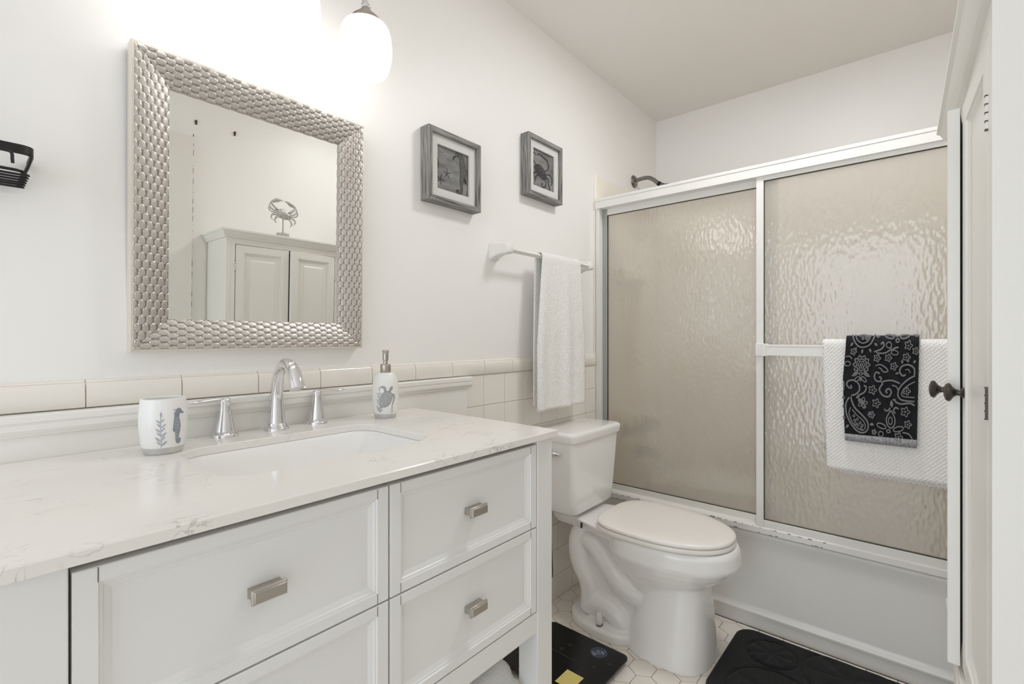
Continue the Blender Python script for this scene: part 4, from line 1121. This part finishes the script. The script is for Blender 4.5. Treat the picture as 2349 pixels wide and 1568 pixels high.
# towel bar on the outer panel
b = MB(); b.box(XT-.010, XT-.002, -.757, -.7125, 1.0465, 1.0935); b.box(XT-.040, XT-.006, -.762, -.740, 1.047, 1.093); build('bar_bracket', b, M['alum'], sd, bevel=.0012, smooth=0)
b = MB(); b.box(XT-.040, XT-.006, Y1+.03, Y1+.052, 1.047, 1.093); build('bar_bracket', b, M['alum'], sd, bevel=.0012, smooth=0)
BXF = XT-.046
b = MB(); b.box(BXF, BXF+.010, Y1+.03, -.758, 1.050, 1.0905); b.box(BXF-.0016, BXF+.002, Y1+.03, -.758, 1.084, 1.0875); build('door_towel_bar', b, M['alum'], sd, bevel=.001, smooth=0)

# towels on the shower door bar
def wv2(u, d, front): return (0.02*(d/.4)*(0.5-u)*-1*0 + .012*d/.4, .0015*sin(u*5)*min(1, d/.3))
BCX = BXF+.005
PB = lambda a, o, z: (BCX-o, -.930-a, 1.0905+z)
hung_towel('bath_towel', 'white waffle bath towel on the shower door bar', lambda a, o, z: (BCX-o, -.936-a, 1.096+z), 0.425, 0.440, 0.013, 0.335, lambda u, d, fr: (.012*d/.4, .002*sin(u*5)*min(1, d/.3)), 0.006, [M['towel']], back_shift=.03, slope=(.002, .004))

def paisley(b, sf, fn, v0):
    """woven motifs; a = across 0..1, c = down the front 0..1"""
    X = lambda px: (px-826)/640.0
    Y = lambda py: (py-172)/866.0
    def lift(a, c):
        c = max(-.02, min(c, 1)); a = max(0.002, min(a, .998))
        v = v0 + (1-v0)*c; ph = max(0, min(1, c/.107))*pi/2
        p = Vector(fn(a, v)); return (p.x-.0046*sin(ph), p.y, p.z+.0046*cos(ph))
    lf = lambda px, py: lift(X(px), Y(py))
    rb = lambda pts, w=11, cl=False: b.ribbon(pts, w, lf, 1, closed=cl)
    def flower(x, y, r, n=5):
        rb([(x+(r*(1+.32*cos(n*t)))*cos(t), y+(r*(1+.32*cos(n*t)))*sin(t)) for t in [2*pi*k/30 for k in range(30)]], 8, True); b.blob(circ(x, y, r*.32, 8), lf, 1)
    def ring_(x, y, rx, ry, ang=0, w=9):
        ca, sa = cos(radians(ang)), sin(radians(ang))
        rb([(x+rx*cos(t)*ca-ry*sin(t)*sa, y+rx*cos(t)*sa+ry*sin(t)*ca) for t in [2*pi*k/22 for k in range(22)]], w, True)
    def lf_(x, y, L, w, ang):
        ca, sa = cos(radians(ang)), sin(radians(ang))
        pts = [(t*L, w*sin(pi*t)) for t in [k/7 for k in range(8)]]; pts += [(p[0], -p[1]) for p in pts[-2:0:-1]]
        b.blob([(x+p*ca-q*sa, y+p*sa+q*ca) for p, q in pts], lf, 1)
    sp_ = lambda pts, n=6: spline(pts, n)
    # large paisley, top left
    rb(sp_([(884, 172), (905, 240), (960, 284), (1030, 276), (1078, 230), (1090, 176)]), 12)
    rb(sp_([(912, 180), (932, 232), (982, 256), (1036, 238), (1056, 190)]), 9)
    for x, y in ((960, 198), (985, 222), (1008, 200), (1018, 226), (985, 182), (1036, 206)): ring_(x, y, 9, 9, 0, 7)
    for x, y, a in ((896, 250, 130), (930, 285, 110), (985, 300, 95), (1045, 295, 60), (1085, 255, 30), (1100, 205, 5)): lf_(x, y, 38, 10, a)
    # half flower at the top
    ring_(1220, 206, 40, 17, 15); ring_(1350, 206, 40, 17, -15); rb(sp_([(1250, 178), (1268, 200), (1290, 206), (1312, 200), (1330, 178)]), 9); ring_(1288, 238, 14, 11); lf_(1420, 190, 60, 12, 10)
    # swirls below it
    rb(sp_([(1145, 262), (1165, 250), (1172, 272), (1150, 300), (1090, 322)]), 13); ring_(1215, 268, 22, 20); rb(sp_([(1236, 276), (1225, 305), (1180, 330), (1110, 330)]), 12)
    rb(sp_([(1298, 284), (1270, 290), (1235, 310)]), 14); ring_(1266, 325, 30, 17, 10)
    for x, y, r in ((1380, 270, 26), (1440, 310, 22), (905, 322, 22), (1215, 366, 24), (1366, 358, 25), (1265, 430, 24), (1120, 370, 24), (1090, 620, 28), (1122, 722, 28), (1080, 815, 22), (1366, 772, 30), (1388, 866, 24), (1312, 968, 28), (1375, 616, 24)): flower(x, y, r)
    # rosette
    rb([(985+(66+9*cos(10*t))*cos(t), 425+(66+9*cos(10*t))*sin(t)) for t in [2*pi*k/60 for k in range(60)]], 10, True)
    ring_(985, 425, 46, 46); rb([(985+(28+5*cos(6*t))*cos(t), 425+(28+5*cos(6*t))*sin(t)) for t in [2*pi*k/36 for k in range(36)]], 9, True); ring_(985, 427, 10, 10)
    for x, y, L, a in ((960, 480, 55, 150), (1010, 480, 55, 30), (960, 500, 60, 165), (1012, 500, 60, 15), (985, 520, 40, 90)): lf_(x, y, L, 11, a)
    ring_(985, 495, 12, 12); ring_(955, 540, 28, 13, -40); ring_(1015, 540, 28, 13, 40)
    ring_(858, 420, 26, 18); rb(sp_([(836, 365), (870, 360), (895, 380)]), 10)
    # small teardrop and scrolls in the middle
    rb(sp_([(1110, 430), (1150, 420), (1200, 445), (1215, 470), (1180, 475), (1155, 450), (1135, 445)]), 10)
    rb(sp_([(1150, 490), (1120, 480), (1105, 510), (1120, 545), (1155, 550), (1165, 525), (1145, 515)]), 12)
    rb(sp_([(1165, 560), (1200, 545), (1260, 540), (1320, 560)]), 12); rb(sp_([(1180, 565), (1150, 610), (1175, 655), (1225, 665), (1250, 630), (1230, 605), (1205, 620), (1215, 640)]), 13)
    rb(sp_([(1255, 575), (1290, 585), (1305, 610)]), 10)
    # scroll, left
    rb(sp_([(895, 590), (905, 610), (880, 612), (862, 585), (880, 558), (930, 552), (970, 580), (975, 625), (945, 660), (900, 675)]), 13)
    rb(sp_([(1015, 590), (1035, 600), (1020, 640), (960, 672)]), 13); rb(sp_([(832, 560), (836, 600), (828, 640)]), 10)
    # large paisley, lower left
    rb(sp_([(880, 690), (850, 740), (850, 820), (890, 900), (950, 955), (1010, 960), (1045, 925), (1040, 870), (990, 820), (930, 770), (905, 720), (895, 685)]), 13)
    rb(sp_([(890, 770), (875, 820), (905, 890), (960, 935), (1005, 940), (1022, 905), (1000, 865), (945, 825), (905, 785)]), 9)
    for x, y in ((920, 835), (950, 860), (925, 870), (975, 885), (955, 905), (995, 905), (985, 925), (935, 895)): ring_(x, y, 9, 9, 0, 7)
    for x, y, a in ((845, 700, 200), (836, 760, 170), (838, 850, 160), (870, 910, 140), (960, 720, -40), (1000, 770, -30), (1040, 820, -20), (1060, 890, 0), (940, 690, -20)): lf_(x, y, 40, 11, a)
    flower(1000, 725, 34); ring_(1000, 725, 16, 16)
    # paisley, right
    rb(sp_([(1440, 495), (1380, 530), (1320, 590), (1305, 650), (1340, 685), (1440, 690)]), 12); rb(sp_([(1440, 540), (1380, 575), (1340, 620), (1345, 655), (1440, 660)]), 9)
    rb(sp_([(1365, 490), (1340, 500), (1315, 470), (1330, 430), (1380, 415), (1430, 440), (1435, 490)]), 13); rb(sp_([(1360, 455), (1385, 450), (1400, 475)]), 9)
    for x, y, a in ((1335, 410, -100), (1380, 400, -85), (1425, 405, -60), (1310, 480, 170), (1290, 690, 190)): lf_(x, y, 32, 9, a)
    # pear flower, lower right
    rb(sp_([(1245, 770), (1210, 830), (1215, 880), (1245, 905), (1275, 880), (1280, 830), (1250, 770)]), 11); ring_(1242, 850, 16, 28)
    rb(sp_([(1190, 760), (1205, 775), (1225, 770), (1240, 750)]), 12); rb(sp_([(1310, 755), (1285, 745), (1270, 770), (1285, 790)]), 12); lf_(1255, 750, 60, 14, -95)
    ring_(1165, 895, 40, 18, 15); ring_(1310, 908, 44, 18, -15); ring_(1226, 930, 16, 11)
    rb(sp_([(1280, 700), (1330, 715), (1400, 705), (1440, 720)]), 13); ring_(1160, 958, 20, 20); flower(1100, 948, 16); rb(sp_([(1345, 930), (1400, 940), (1430, 985), (1420, 1030)]), 11)
    # plain woven hem
    for i in range(20):
        a0, a1 = i/20, (i+1)/20
        q = [(826+640*a0, 984-8*a0), (826+640*a1, 984-8*a1), (826+640*a1, 1040), (826+640*a0, 1040)]
        b.face([b.add(lf(*p)) for p in q], 2)
hung_towel('paisley_towel', 'small black towel with grey paisley laid over the white bath towel', lambda a, o, z: (BCX-o, -1.003-a, 1.0975+z), 0.322, 0.282, 0.0215, 0.186, lambda u, d, fr: (-.012*min(1, d/.12)*(1-u) + .012*max(0, d-.15)/.2*0 + (.010*(d/.33) - .016*u*(d/.33))*1, .0015*sin(u*4)*min(1, d/.3) + .004*(d/.33)), 0.008, [M['black_towel'], M['paisley'], M['hem']], strokes=paisley)

# ---------------------------------------------------------------- tall storage cabinet on the right
KX0, KX1, KY, KB, KT = 0.817, 1.383, -1.2625, YR+.003, 1.570
cab = empty('storage_cabinet', (KX0, KY, 0), 'tall white storage cabinet with doors ajar opposite the vanity', 'cabinet', rot=(0, 0, radians(1.5)))
DX0, DXM, DX1 = 0.856, 1.100, 1.345
b = MB()
b.box(KX0, KX0+.018, KB, KY, .0, KT-.02); b.box(KX1-.018, KX1, KB, KY, .0, KT-.02); b.box(KX0, KX1, KB, KB+.008, .05, KT-.02)
for z in (.06, .545, 1.02, KT-.035): b.box(KX0+.015, KX1-.015, KB+.006, KY-.020, z, z+.016)
build('carcass', b, M['cabinet'], cab, smooth=0)
b = MB()
for x0_, x1_ in ((KX0+.0182, DX0-.002), (DX1+.002, KX1-.0182)): b.box(x0_, x1_, KY-.019, KY, 0, KT-.02)
b.box(DX0-.003, DX1+.003, KY-.019, KY, 1.504, KT-.02); b.box(DX0-.003, DX1+.003, KY-.019, KY, .525, .562); b.box(DX0-.003, DX1+.003, KY-.019, KY, .0, .09)
build('face_frame', b, M['cabinet'], cab, bevel=.0008, smooth=0)
CR = [(-.02, KT), (.0245, KT), (.026, KT-.0015), (.026, KT-.009), (.023, KT-.0115), (.0205, KT-.013), (.0175, KT-.021), (.012, KT-.030), (.009, KT-.033), (.009, KT-.038), (.0, KT-.040), (-.02, KT-.040)]
b = MB()
b.sweep(CR, [((KX0, KB, 0), (-1, 0, 0), (0, 0, 1)), ((KX0, KY, 0), (-1, 1, 0), (0, 0, 1)), ((KX1, KY, 0), (1, 1, 0), (0, 0, 1)), ((KX1, KB, 0), (1, 0, 0), (0, 0, 1))])
b.box(KX0+.01, KX1-.01, KB, KY-.01, KT-.02, KT-.001)
build('crown', b, M['cabinet'], cab, smooth=25)
b = MB(); wz = .556
b.sweep([(-.01, wz), (.010, wz), (.0115, wz-.002), (.0115, wz-.013), (.0095, wz-.016), (.006, wz-.026), (.004, wz-.029), (.0, wz-.032), (-.01, wz-.032)], [((KX0, KB, 0), (-1, 0, 0), (0, 0, 1)), ((KX0, KY, 0), (-1, 1, 0), (0, 0, 1)), ((KX1, KY, 0), (1, 1, 0), (0, 0, 1)), ((KX1, KB, 0), (1, 0, 0), (0, 0, 1))])
build('waist_moulding', b, M['cabinet'], cab, smooth=25)
b = MB(); bz = .10
b.sweep([(-.01, 0), (.016, 0), (.016, bz-.02), (.010, bz-.006), (.0, bz), (-.01, bz)], [((KX0, KB, 0), (-1, 0, 0), (0, 0, 1)), ((KX0, KY, 0), (-1, 1, 0), (0, 0, 1)), ((KX1, KY, 0), (1, 1, 0), (0, 0, 1)), ((KX1, KB, 0), (1, 0, 0), (0, 0, 1))])
build('plinth', b, M['cabinet'], cab, smooth=25)
def cab_door(hx, width, z0_, z1_, ang, left, knob=True):
    """left: hinge on the near (-x) side; faces +y"""
    b = MB(); x0_, x1_ = (0, width) if left else (-width, 0)
    w = .034
    rg = lambda d, y: [(x0_+d, y, z0_+d), (x1_-d, y, z0_+d), (x1_-d, y, z1_-d), (x0_+d, y, z1_-d)]
    b.loft([rg(0, -.016), rg(0, -.001), rg(.001, 0), rg(w, 0), rg(w+.002, -.003), rg(w+.005, -.0032), rg(w+.010, -.007), rg(w+.012, -.0075), rg(w+.032, -.0078), rg(w+.0365, -.0045), rg(w+.039, -.0045)], True, True)
    d = build('door', b, M['cabinet'], cab, local=True, smooth=25)
    d.location = Vector((hx, KY, 0)) - ORG[cab.name]; d.rotation_euler = (0, 0, radians(ang))
    s_ = 1 if left else -1
    zs = ((1.380, 1.423), (1.013, 1.053), (.62, .66)) if knob else ((.42, .46), (.16, .20))
    if not (left or knob): zs = ()
    for za, zb_ in zs:
        h = MB(); h.box(-.0022*s_ - .0022, -.0022*s_ + .0022, -.004, .0025, za, zb_, 1 if za == 1.013 else 0)
        for q in (0, .25, .5, .75, 1): 
            zz = za+(zb_-za)*q; h.box(-.0022*s_-.0026, -.0022*s_+.0026, -.003, .0032, zz-.0008, zz+.0008, 1)
        build('hinge', h, [M['cabinet'], M['bronze']], d, local=True, smooth=0)
    if knob:
        k = MB(); kx = (width-.020)*s_
        k.lathe([(.0085, 0), (.0085, .0012), (.006, .004), (.0048, .0075), (.0056, .0105), (.0095, .0140), (.0140, .0165), (.0155, .0190), (.0135, .0225), (.007, .0248), (0, .0254)], (kx, 0, 1.026), 28, axis='y')
        build('knob', k, M['bronze'], d, local=True)
    return d
cab_door(DX0+.001, DXM-DX0-.003, .565, 1.502, 1.5, True)
cab_door(DX1-.001, DX1-DXM-.003, .565, 1.502, -5.9, False)
cab_door(DX0+.001, DXM-DX0-.003, .093, .522, 0.2, True, False)
cab_door(DX1-.001, DX1-DXM-.003, .093, .522, -.2, False, False)

# crab ornament on the cabinet
cr = empty('crab_ornament', (1.074, -1.270, KT), 'silver crab figurine on a small stand on top of the storage cabinet', 'ornament')
cz = KT + .114; ccx, ccy = 1.074, -1.270
b = MB(); b.lathe([(0, 0), (.029, 0), (.030, .002), (.030, .016), (.028, .018), (.012, .019), (0, .019)], (ccx, ccy, KT), 36); build('base', b, M['silver'], cr)
b = MB(); b.tube([(ccx, ccy, KT+.012), (ccx, ccy, cz-.005)], .0035, 12); build('rod', b, M['silver'], cr)
b = MB(); rings = []
ca, sa = cos(radians(12)), sin(radians(12))
for k in range(11):
    t = -1+2*k/10; r_ = sqrt(max(.02, 1-t*t))
    ring_ = []
    for a in [2*pi*j/30 for j in range(30)]:
        w = 1 + .06*sin(7*a) + (.22 if abs(cos(a)) > .93 else 0)
        x, z = .038*r_*cos(a)*w, .025*r_*sin(a)*(1+.08*sin(5*a))
        ring_.append((ccx + x*ca + z*sa, ccy + .012*t + .001*sin(9*a), cz - x*sa + z*ca))
    rings.append(ring_)
b.loft(rings, True, True)
for sx in (-1, 1):
    def limb(pts, rad_):
        q = spline([(ccx+sx*p[0]*1.12, ccy+.004, cz+p[1]+sx*-.004*min(1, p[0]/.03), r_) for p, r_ in zip(pts, rad_)], 5); b.tube([w_[:3] for w_ in q], [w_[3] for w_ in q], 10)
    limb([(.024, .012), (.040, .026), (.054, .042)], [.0055, .0065, .0055])
    limb([(.054, .042), (.046, .050), (.030, .060), (.014, .065), (.002, .063)], [.004, .0065, .0080, .0050, .0012])
    limb([(.046, .048), (.032, .051), (.016, .056)], [.004, .0045, .001])
    limb([(.030, .004), (.050, .012), (.060, .028), (.056, .044)], [.0045, .0042, .0034, .001])
    limb([(.030, -.002), (.052, .000), (.063, .012), (.061, .032)], [.0045, .0042, .0034, .001])
    limb([(.028, -.012), (.046, -.014), (.053, -.028), (.046, -.044)], [.0045, .0045, .0038, .001])
    limb([(.020, -.017), (.032, -.026), (.037, -.042), (.030, -.054)], [.0045, .0045, .0042, .0015])
build('crab', b, M['silver'], cr, smooth=60)

# two rusty fixings left in the right wall
for (ax, az), lab in (((0.770, 2.105), 'rusty screw fixing high on the right wall, nearer the door'), ((0.943, 2.105), 'rusty screw fixing high on the right wall, above the cabinet')):
    b = MB(); b.box(ax-.004, ax+.004, YR, YR+.004, az-.010, az+.002); b.lathe([(.0055, YR), (.0055, YR+.005), (.003, YR+.012), (0, YR+.0125)], (ax, 0, az+.006), 12, axis='y')
    o = build('wall_fixing', b, M['rust'], origin=(ax, YR, az)); tag(o, lab, 'fixing')

# ---------------------------------------------------------------- towels on the vanity shelf
def roll(name, x0_, x1_, cy, z0_, ry, rz, m, label, seed):
    random.seed(seed); b = MB(); n = 30; rings = []
    for i in range(25):
        t = i/24; e = min(1, min(t, 1-t)/.06)**.5*.22+.78
        ring_ = []
        for j in range(n):
            a = 2*pi*j/n; w = 1 + .05*sin(3*a+t*5) + .035*sin(7*a+t*17) + random.uniform(-.012, .012)
            zz = z0_ + rz + rz*sin(a)*w*e
            ring_.append((x0_+(x1_-x0_)*t + .006*sin(5*a), cy + ry*cos(a)*w*e, max(zz, z0_+.0005)))
        rings.append(ring_)
    b.loft(rings, True, True)
    o = build(name, b, m, smooth=70, origin=((x0_+x1_)/2, cy, z0_)); tag(o, label, 'towel')
    return o
roll('rolled_towel', .30, .841, -.462, .151, .064, .113, M['fluffy'], 'fluffy white towel rolled up at the front of the vanity shelf', 2)
roll('black_towel', .16, .835, -.310, .151, .075, .140, M['black_towel'], 'black towel behind the white one on the vanity shelf', 4)
